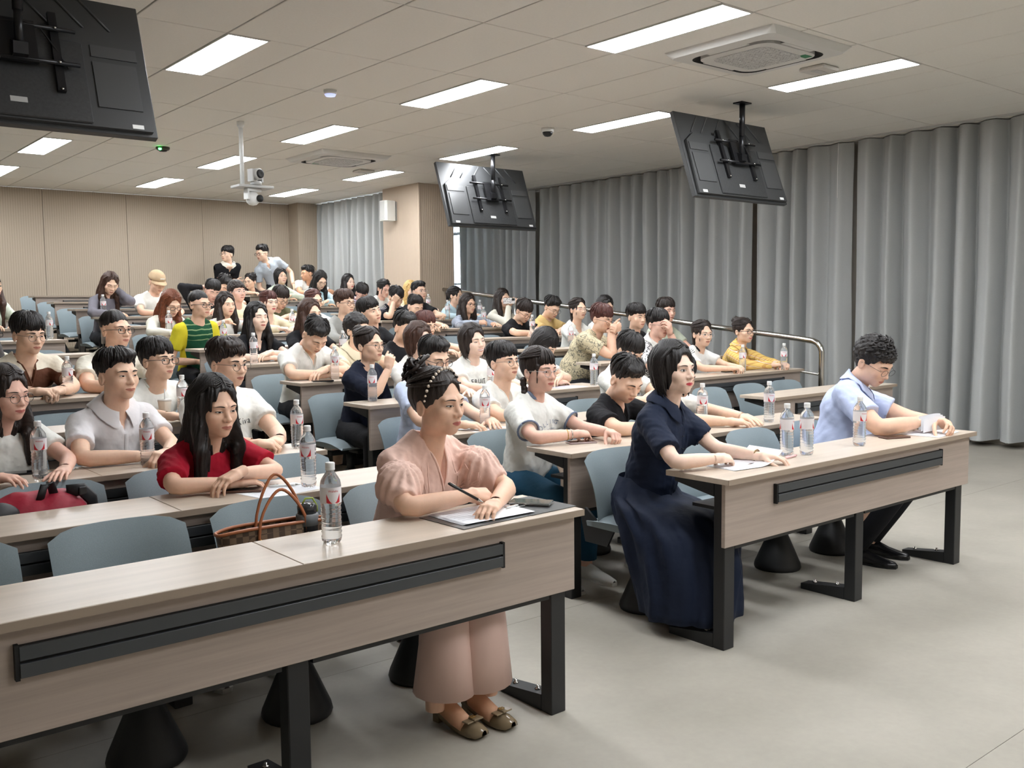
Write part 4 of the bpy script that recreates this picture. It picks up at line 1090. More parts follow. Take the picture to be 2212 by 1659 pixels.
    for sd in (-1, 1):
        nm_ = (armR if sd == -1 else armL) or arms
        S = P+T@np.array([sd*sw*.93, .012, shz])
        l1, l2 = (.285*s, .245*s)
        if nm_ == 'lap': nm_ = dict(w=(sd*.05, .10, -.13), d=(-sd*.4, -.9, -.1), pose='relax', rel='desk', pole=(sd*.8, .6, -.2))
        if isinstance(nm_, str): nm_ = arm_preset(nm_, sd)
        dr = nm_['d']; nrm = nm_.get('n', (0, 0, 1)); pose = nm_.get('pose', 'relax')
        if 'e' in nm_:                                           # elbow resting at the desk edge
            e_ = nm_['e']; Eb = np.array([Nk[0]+e_[0]*s*(1+.08*full), desky+e_[1], deskz+e_[2]])
            # keep the upper arm a plausible length by sliding the elbow back or out
            for _ in range(12):
                Lq = np.linalg.norm(Eb-S)
                if Lq > .315*s: Eb[1] += (S[1]-Eb[1])*.15; Eb[0] += (S[0]-Eb[0])*.08; 
                elif Lq < .24*s: Eb[0] += sd*.015
            if np.linalg.norm(Eb-S) > .33*s: v_ = Eb-S; Eb = S+v_/np.linalg.norm(v_)*.33*s
            fx, fy = nm_['f']; q = tyaw*.7; fx, fy = fx*math.cos(q)-fy*math.sin(q), fx*math.sin(q)+fy*math.cos(q)
            hz = math.hypot(fx, fy); dz = deskz+nm_['wz']-Eb[2]; hl_ = math.sqrt(max(.01, (l2*s)**2-dz*dz))
            Wp = Eb+np.array([fx/hz*hl_, fy/hz*hl_, dz])
            dr = (dr[0]*math.cos(q)-dr[1]*math.sin(q), dr[0]*math.sin(q)+dr[1]*math.cos(q), dr[2])
        else:
            Wp = np.array(nm_['w'], float); pole = nm_.get('pole', (sd*.9, .3, -.4))
            if nm_.get('rel') == 'head': Wp = O+Rh@Wp*s; dr = Rh@np.array(dr, float); nrm = Rh@np.array(nrm, float)
            elif nm_.get('rel') == 'desk': Wp = np.array([Nk[0]+Wp[0], desky+Wp[1], deskz+Wp[2]])
            elif nm_.get('rel') == 'torso': Wp = P+T@Wp; dr = T@np.array(dr, float); nrm = T@np.array(nrm, float); pole = T@np.array(pole, float)
            Eb, Wp = ik(S, Wp, l1, l2, pole)
            if not stand and Eb[1] < desky+.03 and Eb[2] < deskz+.045: Eb[2] = deskz+.045
        dr = np.array(dr, float); dr /= np.linalg.norm(dr); nrm = np.array(nrm, float)
        zx = nrm-dr*(nrm@dr); zx /= np.linalg.norm(zx); yx = np.cross(zx, dr)
        M = np.stack([dr, yx, zx], 1)
        ra = (.047, .043, .038, .0375, .036, .0265) if sex == 'm' else (.042, .038, .033, .033, .031, .0225)
        ra = [q*(1+.22*full)*s for q in ra]
        f1 = S+(Eb-S)*.45; f2 = Eb+(Wp-Eb)*.22; f3 = Eb+(Wp-Eb)*.6
        e0 = Eb+(S-Eb)*.07; e1 = Eb+(Wp-Eb)*.07
        path = [Nk+np.array([0, .01, -.07]), S, f1, Eb+(S-Eb)*.14, (e0+e1)/2, Eb+(Wp-Eb)*.14, f3, Wp+(Eb-Wp)*.06]
        mb.tube([toP(np.array(q)) for q in path], [.03, ra[0], ra[1], ra[2], ra[2]*1.0, ra[3], ra[4]*.93, ra[5]], 14 if lod < 2 else 10)
        HV, HF = hand_template(pose, (.0028, .004, .006)[lod])
        Hs = s*(1.0 if sex == 'm' else .90)
        HV = HV.copy(); 
        if sd == 1: HV[:, 1] *= -1; HF = HF[:, ::-1]
        VV.append(toP(Wp+(HV*Hs)@M.T)); FF.append(HF+off); MM.append(np.zeros(len(HF), int)); off += len(HV)
        arms_out.append((S, Eb, Wp, M, sd))
    # legs
    lp = []
    yaw2 = math.radians(leg_yaw)
    for sd in (-1, 1):
        if stand: H, K, An = P+[sd*.09, 0, -.02], np.array([P[0]+sd*.1, P[1]-.02, fz+.48]), np.array([P[0]+sd*.1, P[1]+.02, fz+.09])
        else:
            lp_dir = np.array([math.sin(yaw2), -math.cos(yaw2), 0]); sdv = np.array([math.cos(yaw2), math.sin(yaw2), 0])
            H = P+sdv*sd*.085+[0, 0, -.01]; K = np.array([P[0], P[1], fz+.475])+lp_dir*knee*s+sdv*sd*.115; An = K+[0, .02, 0]-lp_dir*.02; An = np.array([K[0], K[1], fz+.09])-lp_dir*(.03+tuck)
        lp.append((H, K, An))
    if bare:                                                    # shorts or skirt: skin on knees and shins
        for H, K, An in lp: mb.tube([toP(np.array(q)) for q in (P+[0, 0, -.02], H+(K-H)*.4, K+(H-K)*.12, K+[0, 0, .01], K+(An-K)*.15, K+(An-K)*.45, An)], [.04, .07, .058, .056, .052, .05, .036], 12)
    elif row <= 2: 
        for H, K, An in lp: mb.tube([toP(np.array(q)) for q in (P+[0, 0, -.02], K, An+[0, 0, .12], An+[0, 0, -.02])], [.04, .045, .036, .034], 10)
    V2 = np.concatenate(mb.v); quads = [f for f in mb.f if len(f) == 4]; caps = [f for f in mb.f if len(f) != 4]
    VV.append(V2); FF.append(np.array(quads)+off); MM.append(np.zeros(len(quads), int)); off += len(V2)
    root_me = tri_mesh('person', np.concatenate(VV), np.concatenate(FF), mats, np.concatenate(MM))
    root = obj('person', root_me, None, tuple(base)); tag(root, label, 'person', group)
    # --- hair
    hl = hairlod or (.0045, .006, .008)[lod]
    seed = seed if seed is not None else (len(DBG) % 4)+1
    if hair in ('long', 'longc', 'longd', 'pony', 'braid'):
        D = Rh.T@Rt
        def deform(V):
            w = np.clip((V[:, 2]+.09)/.13, 0, 1); w = (w*w*(3-2*w))[:, None]; Q = V-c0
            return c0+Q*w+(Q@D.T)*(1-w)
        hme = hair_mesh(hair, seed, HM[hm], hl, deform)
    elif hair: hme = hair_mesh(hair, seed, HM[hm], hl)
    def head_child(name, me, mats_=None):
        o = obj(name, me, root, mats=mats_)
        Mx = np.eye(4); Mx[:3, :3] = Rh*s; Mx[:3, 3] = toP(O); o.matrix_local = Matrix(Mx); return o
    if hair: head_child('hair', hme)
    if glasses:
        gm = {'black': mat('glasses_black', (24, 22, 24), .3), 'thin': mat('glasses_thin_metal', (96, 90, 88), .3, .8), 'clear': mat('glasses_clear', (196, 190, 190), .2), 'brown': mat('glasses_brown', (70, 42, 34), .3), 'rim': mat('glasses_half', (60, 56, 58), .3)}[glasses]
        tr = {'black': .0019, 'brown': .0017}.get(glasses, .0012)*(1 if lod < 2 else 1.25)
        m = MB(); rx_, rz_ = (.0245, .0215) if glasses in ('thin', 'clear', 'brown') else (.026, .0175)
        for sg in (-1, 1):
            t = np.linspace(0, 2*PI, 17); q = 2.0 if glasses != 'black' else 2.8
            cx = np.sign(np.cos(t))*np.abs(np.cos(t))**(2/q)*rx_; cz = np.sign(np.sin(t))*np.abs(np.sin(t))**(2/q)*rz_
            pth = np.stack([sg*.0345+cx, -.103+.10*np.abs(sg*.0345+cx)**1.35*.6, .103+cz], 1); m.tube(pth, tr, 6)
            m.tube([(sg*.0600, -.097, .110), (sg*.072, -.075, .111), (sg*.079, .0, .108), (sg*.080, .02, .10)], tr*.9, 6)
        m.tube([(-.011, -.102, .107), (0, -.105, .110), (.011, -.102, .107)], tr, 6)
        head_child('glasses', m, gm)
    # --- top
    tm = tm or CW
    sleeve = {'tee': 'short', 'polo': 'short', 'shirt': 'short', 'long': 'long', 'blouse': 'puff', 'vest': None}[top]
    TL = T.T
    loc = lambda q: TL@(np.asarray(q)-P)
    wf = (1.0 if sex == 'm' else .88)*(1+.22*full)*s
    A_ = [(loc(S), loc(Eb), loc(Wp)) for S, Eb, Wp, M, sd in arms_out]
    rn = .066*s if sex == 'm' else .058*s
    rn *= 1.0 if opening != 'wide' else 1.35
    neck_top = loc(C); 
    def shirt(X, Y, Z):
        aX = np.abs(X)
        d = ell(X, Y, Z, (0, .008, .355*k), (.152*wf, .112*s*(1+.2*full), .165*k))
        d = smin(d, ell(X, Y, Z, (0, .0-.02*full, .15*k), (.142*wf, .118*s*(1+.35*full), .20*k)), .06)
        d = smin(d, ell(X, Y, Z, (0, .0, .0), (.160*wf, .128, .13)), .06)
        if sex == 'f': d = smin(d, ell(aX, Y, Z, (.060, -.078, .325*k), (.056, .044, .055)), .05)
        d = smin(d, cone(aX, Y, Z, (sw*.86, .012, shz), (.045, .02, L+.012), .052*s, .046*s), .045)
        d = smin(d, ell(X, Y, Z, (0, -.010, L-.10), (.125*s, .084*s, .10)), .03)
        for (S, Eb, Wp), (_, _, _, _, sd) in zip(A_, arms_out):
            if sleeve is None: continue
            ax = Eb-S; ln = np.linalg.norm(ax); ax = ax/ln
            if sleeve == 'long':
                c = cone(X, Y, Z, S, Eb, .056*s*(1+.15*full), .047*s); c2_ = cone(X, Y, Z, Eb, Eb+(Wp-Eb)*.96, .047*s, .034*s); c = smin(c, c2_, .02)
                w2 = (Wp-Eb)/np.linalg.norm(Wp-Eb); c = smax(c, (X-Wp[0])*w2[0]+(Y-Wp[1])*w2[1]+(Z-Wp[2])*w2[2]+.004, .003)
            else:
                tt = (X-S[0])*ax[0]+(Y-S[1])*ax[1]+(Z-S[2])*ax[2]
                if sleeve == 'puff':
                    e = S+ax*ln*.48; c = ell(X, Y, Z, e, (.082, .082, .085)); c = smin(c, cone(X, Y, Z, S, S+ax*ln*.8, .055, .052), .03)
                    c = smax(c, tt-ln*hem, .006)+.004*np.sin(np.arctan2(Y-e[1], X-e[0])*14)
                else:
                    c = cone(X, Y, Z, S, S+ax*ln*(hem+.12), .058*s*(1+.2*full), (.060 if sex == 'm' else .054)*s*(1+.2*full)); c = smax(c, tt-ln*hem, .003)
            d = smin(d, c, .038)
        if fold: d = d+fold*wob(X, Y, Z, seed+7, 34)+fold*.6*wob(X, Y, Z+aX*1.5, seed+9, 75)-fold*.5*np.abs(wob(X*.6, Y*.6, Z-aX*1.2, seed+4, 60))
        # neck opening
        nd = neck_top-np.array([0, .012, L]); nd = nd/np.linalg.norm(nd)
        hole = cone(X, Y, Z, np.array([0, .014, L+.022]), np.array([0, .014, L+.022])+nd*.3, rn*.95, rn*1.05)
        if opening:                                              # cut the neckline down the chest, skin shows behind it
            dep, wd, w0 = {'v': (.125, .040, .0), 'wide': (.085, .040, .034), 'open': (.095, .030, .0)}[opening]
            rz_ = w0+(wd)*np.clip((Z-(L-dep))/dep, -1, 1.6)
            hole = np.minimum(hole, np.maximum(np.maximum((aX-rz_)*.9, Y+.045), L-dep-Z if opening == 'wide' else -1))
        d = np.maximum(d, -hole)
        return np.maximum(d, -.085-Z)
    ah = np.array([q for A in A_ for q in A]); m_ = .075
    lo = np.minimum(np.array([-.2*wf-.02, -.17-.05*full, -.10]), (ah.min(0)-m_) if sleeve == 'long' else np.array([(A[0]+(A[1]-A[0])*.8) for A in A_]).min(0)-.1)
    hi = np.maximum(np.array([.2*wf+.02, .17, L+.09]), (ah.max(0)+m_) if sleeve == 'long' else np.array([(A[0]+(A[1]-A[0])*.8) for A in A_]).max(0)+.1)
    SV, SF = surfnet(shirt, lo, hi, (.0075, .010, .014)[lod])
    def torso_child(name, me, mats_=None):
        o = obj(name, me, root, mats=mats_)
        Mx = np.eye(4); Mx[:3, :3] = T; Mx[:3, 3] = toP(P); o.matrix_local = Matrix(Mx); return o
    nm_top = {'tee': 't_shirt', 'polo': 'polo_shirt', 'shirt': 'shirt', 'long': 'sweater', 'blouse': 'blouse', 'vest': 'vest'}[top]
    so = torso_child(nm_top, tri_mesh(nm_top, SV, SF, tm))
    bvh = BVHTree.FromPolygons([tuple(v) for v in SV], [tuple(f) for f in SF])
    def snap(q, off=.003):
        h_ = bvh.find_nearest(Vector(q)); 
        if h_[0] is None: return np.array(q)
        return np.array(h_[0])+np.array(h_[1])*off*(1 if (Vector(q)-h_[0]).dot(h_[1]) >= -1 else -1)
    nd = neck_top-np.array([0, .012, L]); nd = nd/np.linalg.norm(nd)
    fr = frame_from(nd, 0)
    def cyl(th, rad, hgt): return np.array([0, .012, L-.012])+fr@np.array([math.cos(th)*rad, math.sin(th)*rad, hgt])
    if collar in ('crew', None) and opening is None and lod < 2 or collar == 'crew':
        pth = [snap(cyl(t, rn*1.02, .052), .003) for t in np.linspace(0, 2*PI, 25)]
        torso_child('neckband', MB().tube(pth, .0065 if cm is None else .010, 6, cap=False), cm or tm)
    if opening in ('v', 'wide') and collar is None and lod < 2:
        pp = []
        rr = lambda t: (.040*(1-t) if opening == 'v' else .074-.040*t)+.004; zz = lambda t: L-(.125 if opening == 'v' else .085)*t
        def rc(x_, z_):
            h_ = bvh.ray_cast(Vector((x_, -.6, z_)), Vector((0, 1, 0))); return np.array(h_[0]) if h_[0] else None
        left = [rc(-rr(t), zz(t)) for t in np.linspace(.97, .05, 9)]; right = [rc(rr(t), zz(t)) for t in np.linspace(.05, .97, 9)]
        back = [snap(cyl(t, rn*1.04, .03), .001) for t in np.linspace(-PI*.80, -PI*2.2, 17)]
        pth = [q for q in left if q is not None]+back+[q for q in right if q is not None]; bot = rc(0, zz(1)-.012)
        if bot is not None: pth = [bot]+pth+[bot]
        torso_child('neckband', MB().tube(pth, .0055, 6, cap=False), cm or tm)
    if collar == 'shirt':
        m = MB()
        for sg in (-1, 1):
            G_ = np.zeros((13, 4, 3))
            for i in range(13):
                t = i/12; th = PI/2-sg*t*(PI*.93); f_ = t
                top_ = cyl(th, rn*(.93+.02*f_), .078-.034*f_); mid = cyl(th, rn*1.12, .080-.034*f_)
                ext = .040+.030*max(0, t-.72)/.28
                o_ = snap(cyl(th, rn+ext*.95, .016-.03*f_), .011); o_[0] += sg*.014*max(0, t-.75)*4*.6
                G_[i] = (top_, mid, mid*.45+o_*.55+np.array([0, -.002, .008])+(snap(mid*.45+o_*.55, .010)-(mid*.45+o_*.55))*.5, o_)
            m.grid(G_ if sg > 0 else G_[:, ::-1]); Q = G_.copy(); Q[:, :, 2] -= .003; m.grid(Q[:, ::-1] if sg > 0 else Q)
        torso_child('collar', m, cm or tm)
        if lod < 2 or top == 'polo':
            m = MB(); pp = []
            for t in np.linspace(0, 1, 7): 
                q = bvh.ray_cast(Vector((0, -.5, L-.035-.11*t if opening is None else L-.10-.22*t)), Vector((0, 1, 0)))
                if q[0]: pp.append(np.array(q[0]))
            if len(pp) > 2:
                G_ = np.array([[q+[-.011, -.0015, 0], q+[-.009, -.0035, 0], q+[.009, -.0035, 0], q+[.011, -.0015, 0]] for q in pp]); m.grid(G_)
                torso_child('placket', m, cm or tm)
    # --- lower body
    if legs:
        lmm = lm or CDK; m = MB(); sg = 12 if lod < 2 else 8
        for H, K, An in lp:
            if bare: m.tube([toP(np.array(q)) for q in (H, H+(K-H)*.35, H+(K-H)*.72, H+(K-H)*.8)], [.095, .088, .082, .082], sg)
            else: m.tube([toP(np.array(q)) for q in (H, H+(K-H)*.4, K+(H-K)*.15, K+[0, 0, .012], K+(An-K)*.15, K+(An-K)*.5, An+[0, 0, .02])], [.092, .085, .07, .070, .066, .060, .058], sg)
        m.lathe([(0, -.115), (.10, -.105), (.15, -.05), (.155, .0), (.14, .06), (.0, .07)], tuple(toP(P)+[0, .0, .01]), 14, sy=.8)
        obj('shorts' if bare else 'trousers', m, root, mats=lmm)
        if row <= 4 and not stand or shoes:
            key = shoes or 'white'
            if key not in _shoes: _shoes[key] = shoe_mesh(0).mesh('shoe', [mat('shoe_white', (222, 222, 216), .6), mat('sole_white', (205, 204, 198), .7)] if key == 'white' else [mat('shoe_black', (22, 22, 24), .25), mat('sole_black', (16, 16, 17), .6)])
            for H, K, An in lp:
                o = obj('shoe', _shoes[key], root, tuple(toP(np.array([An[0], An[1], fz+.0])))); o.rotation_euler = (0, 0, yaw2)
    if extra: extra(dict(root=root, P=P, T=T, L=L, base=base, bvh=bvh, tc=torso_child, hc=head_child, arms=arms_out, toP=toP, snap=snap, cyl=cyl, rn=rn, O=O, Rh=Rh, C=C, lp=lp, Nk=Nk, so=so, fz=fz, s=s))
    return root

def text_on(d, txt, size, x0, z0, m, name='lettering', arc=0.0, spacing=1.0):
    """lettering laid on the front of a top, in trunk space"""
    mb = MB(); n = len(txt); xx = 0
    for i, chh in enumerate(txt):
        cu = bpy.data.curves.new('t', 'FONT'); cu.body = chh; cu.size = size; cu.resolution_u = 3
        o = bpy.data.objects.new('t', cu); COL.objects.link(o); dg = bpy.context.evaluated_depsgraph_get()
        me = bpy.data.meshes.new_from_object(o.evaluated_get(dg)); bpy.data.objects.remove(o); bpy.data.curves.remove(cu)
        if len(me.vertices):
            co = np.array([v.co[:] for v in me.vertices]); wd = co[:, 0].max()
            if arc: th = (i-(n-1)/2)*size*spacing*.85/arc; cx, cz = math.sin(th)*arc, (math.cos(th)-1)*arc
            else: th = 0; cx, cz = xx, 0; xx += wd+size*.12
            q = np.zeros_like(co); lx = co[:, 0]-(wd/2 if arc else 0); q[:, 0] = x0+cx+lx*math.cos(-th)-co[:, 1]*math.sin(-th); q[:, 2] = z0+cz+lx*math.sin(-th)+co[:, 1]*math.cos(-th)
            for j in range(len(q)):
                h_ = d['bvh'].ray_cast(Vector((q[j, 0], -.6, q[j, 2])), Vector((0, 1, 0)))
                q[j, 1] = (h_[0].y if h_[0] else -.1)-.0045
            mb.add(q, [list(pg.vertices) for pg in me.polygons])
        else: xx += size*.4
        bpy.data.meshes.remove(me)
    if mb.n: d['tc'](name, mb, m)
# ------------------------------------------------------------------ who sits where
def EL(sd, f, wz, d, n=(0, 0, 1), pose='relax', e=None):
    p_ = arm_preset('rest', sd); p_['f'] = f; p_['wz'] = wz; p_['d'] = d; p_['n'] = n; p_['pose'] = pose
    if e: p_['e'] = e
    return p_
def W(x, y, z, d, n=(0, 0, 1), pose='relax', pole=None, rel='desk'):
    r = dict(w=(x, y, z), d=d, n=n, pose=pose, rel=rel)
    if pole: r['pole'] = pole
    return r
DARKP = mat('print_dark', (38, 38, 42), .8); BLUEP = mat('print_blue_grey', (104, 116, 140), .8); WHITEPR = mat('print_white', (222, 222, 218), .8)
GOLD = mat('brass', (200, 160, 90), .3, .9); PEARL = mat('pearl', (236, 220, 204), .25); BROWNS = mat('taupe_patent_leather', (128, 112, 88), .18)

def x_pink(d):
    # pearl headband over the head
    m = MB(); t = np.linspace(-.22, 1.12, 26)
    hb = d['root']
    Vh = None
    for i, a_ in enumerate(t):
        ang = a_*PI*.5*2
        x = math.cos(ang)*.0895; z = .128+math.sin(ang)*.112+ (0 if 0 < a_ < 1 else 0)
        y = -.012-.02*math.sin(ang)
        if a_ < -.12 or a_ > 1.05: continue
        r = .0062 if 3 < i < 22 else .0045
        m.lathe([(0, -r), (r*.7, -r*.7), (r, 0), (r*.7, r*.7), (0, r)], (x, y, z), 8)
    d['hc']('pearl_headband', m, PEARL)
    # curls of the loose bun
    m = MB(); rnd = random.Random(4)
    for i in range(34):
        c = np.array([rnd.uniform(-.045, .045), .098+rnd.uniform(-.03, .045), .215+rnd.uniform(-.04, .035)]); ax = rnd.uniform(0, 6)
        q = [c+np.array([math.cos(ax+k*.75)*.021, math.sin(ax+k*.75)*.012, math.sin(ax*2+k*.6)*.019+k*.0015]) for k in range(8)]
        m.tube(q, [.003, .006, .008, .008, .008, .007, .005, .002], 6)
    d['hc']('curled_bun', m, HM['dark'])
    # gathered blouse front: soft pleats and covered buttons
    bv = d['bvh']; L = d['L']
    for sg in (-1, 1):
        m = MB()
        for k in range(6):
            pts = []
            for t_ in np.linspace(0, 1, 8):
                h_ = bv.ray_cast(Vector((sg*(.066+.014*k+.012*math.sin(t_*2+k)), -.5, L-.03-.011*k-t_*(.15+.03*(k % 3)))), Vector((0, 1, 0)))
                if h_[0]: pts.append(np.array(h_[0])+[0, .0005, 0])
            if len(pts) > 3: m.tube(pts, [.0012]+[.0028]*(len(pts)-2)+[.001], 5)
        d['tc']('pleats', m, CPK)
    for k in range(3):
        h_ = bv.ray_cast(Vector((0, -.5, L-.205-.055*k)), Vector((0, 1, 0)))
        if h_[0]: d['tc']('button', MB().lathe([(0, -.004), (.006, -.003), (.007, 0), (.006, .003), (0, .004)], tuple(h_[0]+Vector((0, -.003, 0))), 10), mat('covered_button', (206, 164, 140), .5))
    # wide trousers and shoes with buckles
    m = MB()
    for (H, K, An), sg in zip(d['lp'], (-1, 1)):
        K2 = np.array([K[0]-sg*.04, K[1], K[2]]); A2 = np.array([An[0]-sg*.045, An[1], d['fz']+.13])
        m.tube([d['toP'](q) for q in (H, H+(K2-H)*.5, K2+[0, .04, .03], K2+[0, .0, -.02], K2+(A2-K2)*.5, A2)], [.10, .095, .085, .085, .098, .118], 18, ell=(1, 1))
    # sateen folds
    for vv in m.v:
        low = vv[:, 2] < .40; ang = np.arctan2(vv[:, 1], vv[:, 0]); vv[low, 0] += .010*np.sin(ang[low]*9)
    obj('wide_trousers', m, d['root'], mats=mat('cloth_pink_trousers', (222, 190, 178), .55, spec=.4))
    for (H, K, An), sg in zip(d['lp'], (-1, 1)):
        x = float(K[0]-sg*.055-d['base'][0]); y = float(An[1]-d['base'][1]+.01)
        s_ = MB(); a2 = np.linspace(0, 2*PI, 14, endpoint=False)
        ys = [.05, .045, .0, -.05, -.10, -.15, -.185, -.195]; hw = [.01, .028, .034, .033, .039, .041, .032, .012]; zt = [.07, .085, .06, .045, .052, .050, .040, .034]; zb = [.045, .04, .03, .012, .008, .008, .010, .016]
        P_ = np.zeros((8, 14, 3))
        for i in range(8): P_[i, :, 0] = np.cos(a2)*hw[i]; P_[i, :, 1] = ys[i]; P_[i, :, 2] = np.where(np.sin(a2) > 0, zb[i]+np.sin(a2)*(zt[i]-zb[i]), zb[i])
        s_.grid(P_[:, ::-1], 0, True, True); s_.box(-.02, .02, .02, .05, 0, .045)
        so_ = obj('court_shoe', s_, d['root'], (x, y, 0), mats=BROWNS); so_.rotation_euler = (0, 0, .12)
        obj('bow', MB().box(-.038, .038, -.018, .014, 0, .006, bev=.002).box(-.010, .010, -.022, .018, .003, .011, bev=.002), so_, (0, -.135, .052), mats=BROWNS)
        obj('buckle', MB().tube([(-.009, 0, 0), (.009, 0, 0), (.009, .012, 0), (-.009, .012, 0), (-.009, 0, 0)], .0016, 5), so_, (0, -.142, .066), mats=GOLD)
        m2 = MB().tube([(x, y+.02, .17), (x, y+.015, .10), (x, y-.01, .06), (x, y-.07, .045), (x, y-.12, .035)], [.04, .034, .036, .034, .03], 12)
        obj('foot', m2, d['root'], mats=SKINM['tan'])
person('woman in a pink puff-sleeved blouse with a pearl headband, writing at the front desk', (982, 876), 1, 50, p=3, sex='f', hair='bun', hm='dark', skin_='warm', eyes='narrow', full=.55, lip='rose', dy=.50, knee=.43, tuck=-.02,
       arms='write', armR=EL(-1, (.95, -.30), .060, (.93, -.30, -.12), (-.35, -.5, .8), 'hold'), armL=EL(1, (-.85, -.5), .034, (-.9, -.4, 0)), top='blouse', tm=CPK, hem=.86, opening='v', legs=False, ty=14, seed=5, scale=1.0, extra=x_pink, hx=-.02, leg_yaw=-3)

def x_navy(d):
    toP = d['toP']; P, Nk = d['P'], d['Nk']; rt = d['root']
    # long gathered skirt falling from the waist over the knees to the shins
    H = np.array([P[0], P[1], P[2]]); b = d['base']
    sec = [(P[0], P[1]-.00, P[2]+.15, .130, .115), (P[0], P[1]-.02, P[2]+.06, .185, .15), (P[0]+.0, P[1]-.13, P[2]+.02, .225, .25), (P[0]+.0, P[1]-.22, P[2]-.08, .245, .29), (P[0]-.01, P[1]-.26, P[2]-.22, .24, .28), (P[0]-.02, P[1]-.29, P[2]-.34, .225, .25), (P[0]-.02, P[1]-.30, d['fz']+.07, .22, .235), (P[0]-.02, P[1]-.30, d['fz']+.065, .19, .20)]
    n = 72; a_ = np.linspace(0, 2*PI, n, endpoint=False); G_ = np.zeros((len(sec)*3-2, n, 3)); S_ = np.array(sec)
    tt = np.linspace(0, len(sec)-1, len(sec)*3-2)
    for i, t in enumerate(tt):
        c = [np.interp(t, range(len(sec)), S_[:, q]) for q in range(5)]
        dep = min(1, i/8); fo = .011*dep*(np.sin(a_*11+1.5*math.sin(t))+.6*np.sin(a_*19+t))+.012*dep*np.sin(a_*5+t*.8)
        G_[i, :, 0] = c[0]+np.cos(a_)*(c[3]+fo); G_[i, :, 1] = c[1]+np.sin(a_)*(c[4]+fo); G_[i, :, 2] = c[2]
    G_ -= b
    obj('skirt', MB().grid(G_[:, ::-1], 0, True, True), rt, mats=CND)
    bv = d['bvh']; L = d['L']
    for k in range(4):
        h_ = bv.ray_cast(Vector((0, -.5, L-.13-.06*k)), Vector((0, 1, 0)))
        if h_[0]: d['tc']('button', MB().lathe([(0, -.002), (.005, -.001), (.005, .002), (0, .002)], tuple(h_[0]+Vector((0, -.006, 0))), 8), mat('dark_button', (16, 20, 32), .4))
    for sg in (-1, 1):
        g = []
        for z_ in (L-.13, L-.155, L-.20):
            row_ = []
            for x_ in np.linspace(.035, .10, 5):
                h_ = bv.ray_cast(Vector((sg*x_, -.5, z_)), Vector((0, 1, 0))); row_.append(np.array(h_[0] if h_[0] else (sg*x_, -.1, z_))+[0, -.004, 0])
            g.append(row_)
        g = np.array(g); d['tc']('chest_pocket', MB().grid(g if sg < 0 else g[:, ::-1]), CND)
    # gold wristwatch on the far wrist
    S, Eb, Wp, M, sd = d['arms'][1]
    w_ = MB(); ax = (Wp-Eb)/np.linalg.norm(Wp-Eb); fr = frame_from(ax, 0); c = toP(Wp-ax*.02)
    w_.tube([c+fr@np.array([math.cos(t)*.027, math.sin(t)*.027, 0]) for t in np.linspace(0, 2*PI, 17)], .004, 6); obj('bracelet_watch', w_, rt, mats=mat('old_gold', (120, 98, 66), .3, .8))
    e = MB().lathe([(0, -.006), (.005, -.004), (.006, 0), (.004, .005), (0, .006)], (-.082, .02, .066), 8); d['hc']('earring', e, GOLD)
person('woman in a navy collared dress with a short black bob, at the front right desk', (1484, 800), 1, 50, p=-2, sex='f', hair='bob', hm='black', skin_='pale', eyes='open', full=.3, lip='red', dy=.54, knee=.33,
       arms='write', armR=EL(-1, (.88, -.47), .045, (.95, -.3, -.06), (-.1, -.3, 1), 'hold'), armL=EL(1, (-.15, -.98), .034, (.25, -.96, 0)), top='shirt', tm=CND, collar='shirt', hem=.72, opening='open', legs=False, ty=22, seed=2, extra=x_navy, scale=.97)

def x_blue(d):
    S, Eb, Wp, M, sd = d['arms'][1]
    ax = (Wp-Eb)/np.linalg.norm(Wp-Eb); fr = frame_from(ax, 0); c = d['toP'](Wp-ax*.02)
    obj('wristwatch', MB().tube([c+fr@np.array([math.cos(t)*.030, math.sin(t)*.030, 0]) for t in np.linspace(0, 2*PI, 17)], .004, 6), d['root'], mats=mat('brown_strap', (88, 50, 36), .5))
    m = MB(); rnd = random.Random(8)
    for i in range(70):
        th = rnd.uniform(-1.7, 1.7); e = rnd.uniform(.25, 1.35); r_ = .094
        c = np.array([math.sin(th)*math.cos(e)*r_*.92, .022-math.cos(th)*math.cos(e)*r_*1.15, .148+math.sin(e)*r_*1.08])
        a_ = rnd.uniform(0, 6); m.tube([c+np.array([math.cos(a_+k*.9)*.011, math.sin(a_+k*.9)*.011, .004*k-.008]) for k in range(7)], [.002, .004, .005, .005, .005, .004, .002], 5)
    d['hc']('curls', m, HM['black'])
person('man in a pale blue short-sleeved shirt reading papers at the right front desk', (1912, 800), 1, 58, p=30, r=0, sex='m', hair='curly', hm='black', skin_='warm', eyes='down', full=.9, dy=.53,
       arms='read', armR=EL(-1, (.85, -.52), .06, (.92, -.35, .1), (-.3, -.35, .85), 'hold'), armL=EL(1, (-.75, -.66), .05, (-.6, -.75, .1), (.5, -.2, .8), 'hold'), top='shirt', tm=CBL, collar='shirt', hem=.66, opening='open', glasses='rim', ty=24, hx=-.10, seed=3, extra=x_blue, lm=CDK, shoes='black', leg_yaw=12, tuck=.20, scale=1.04)

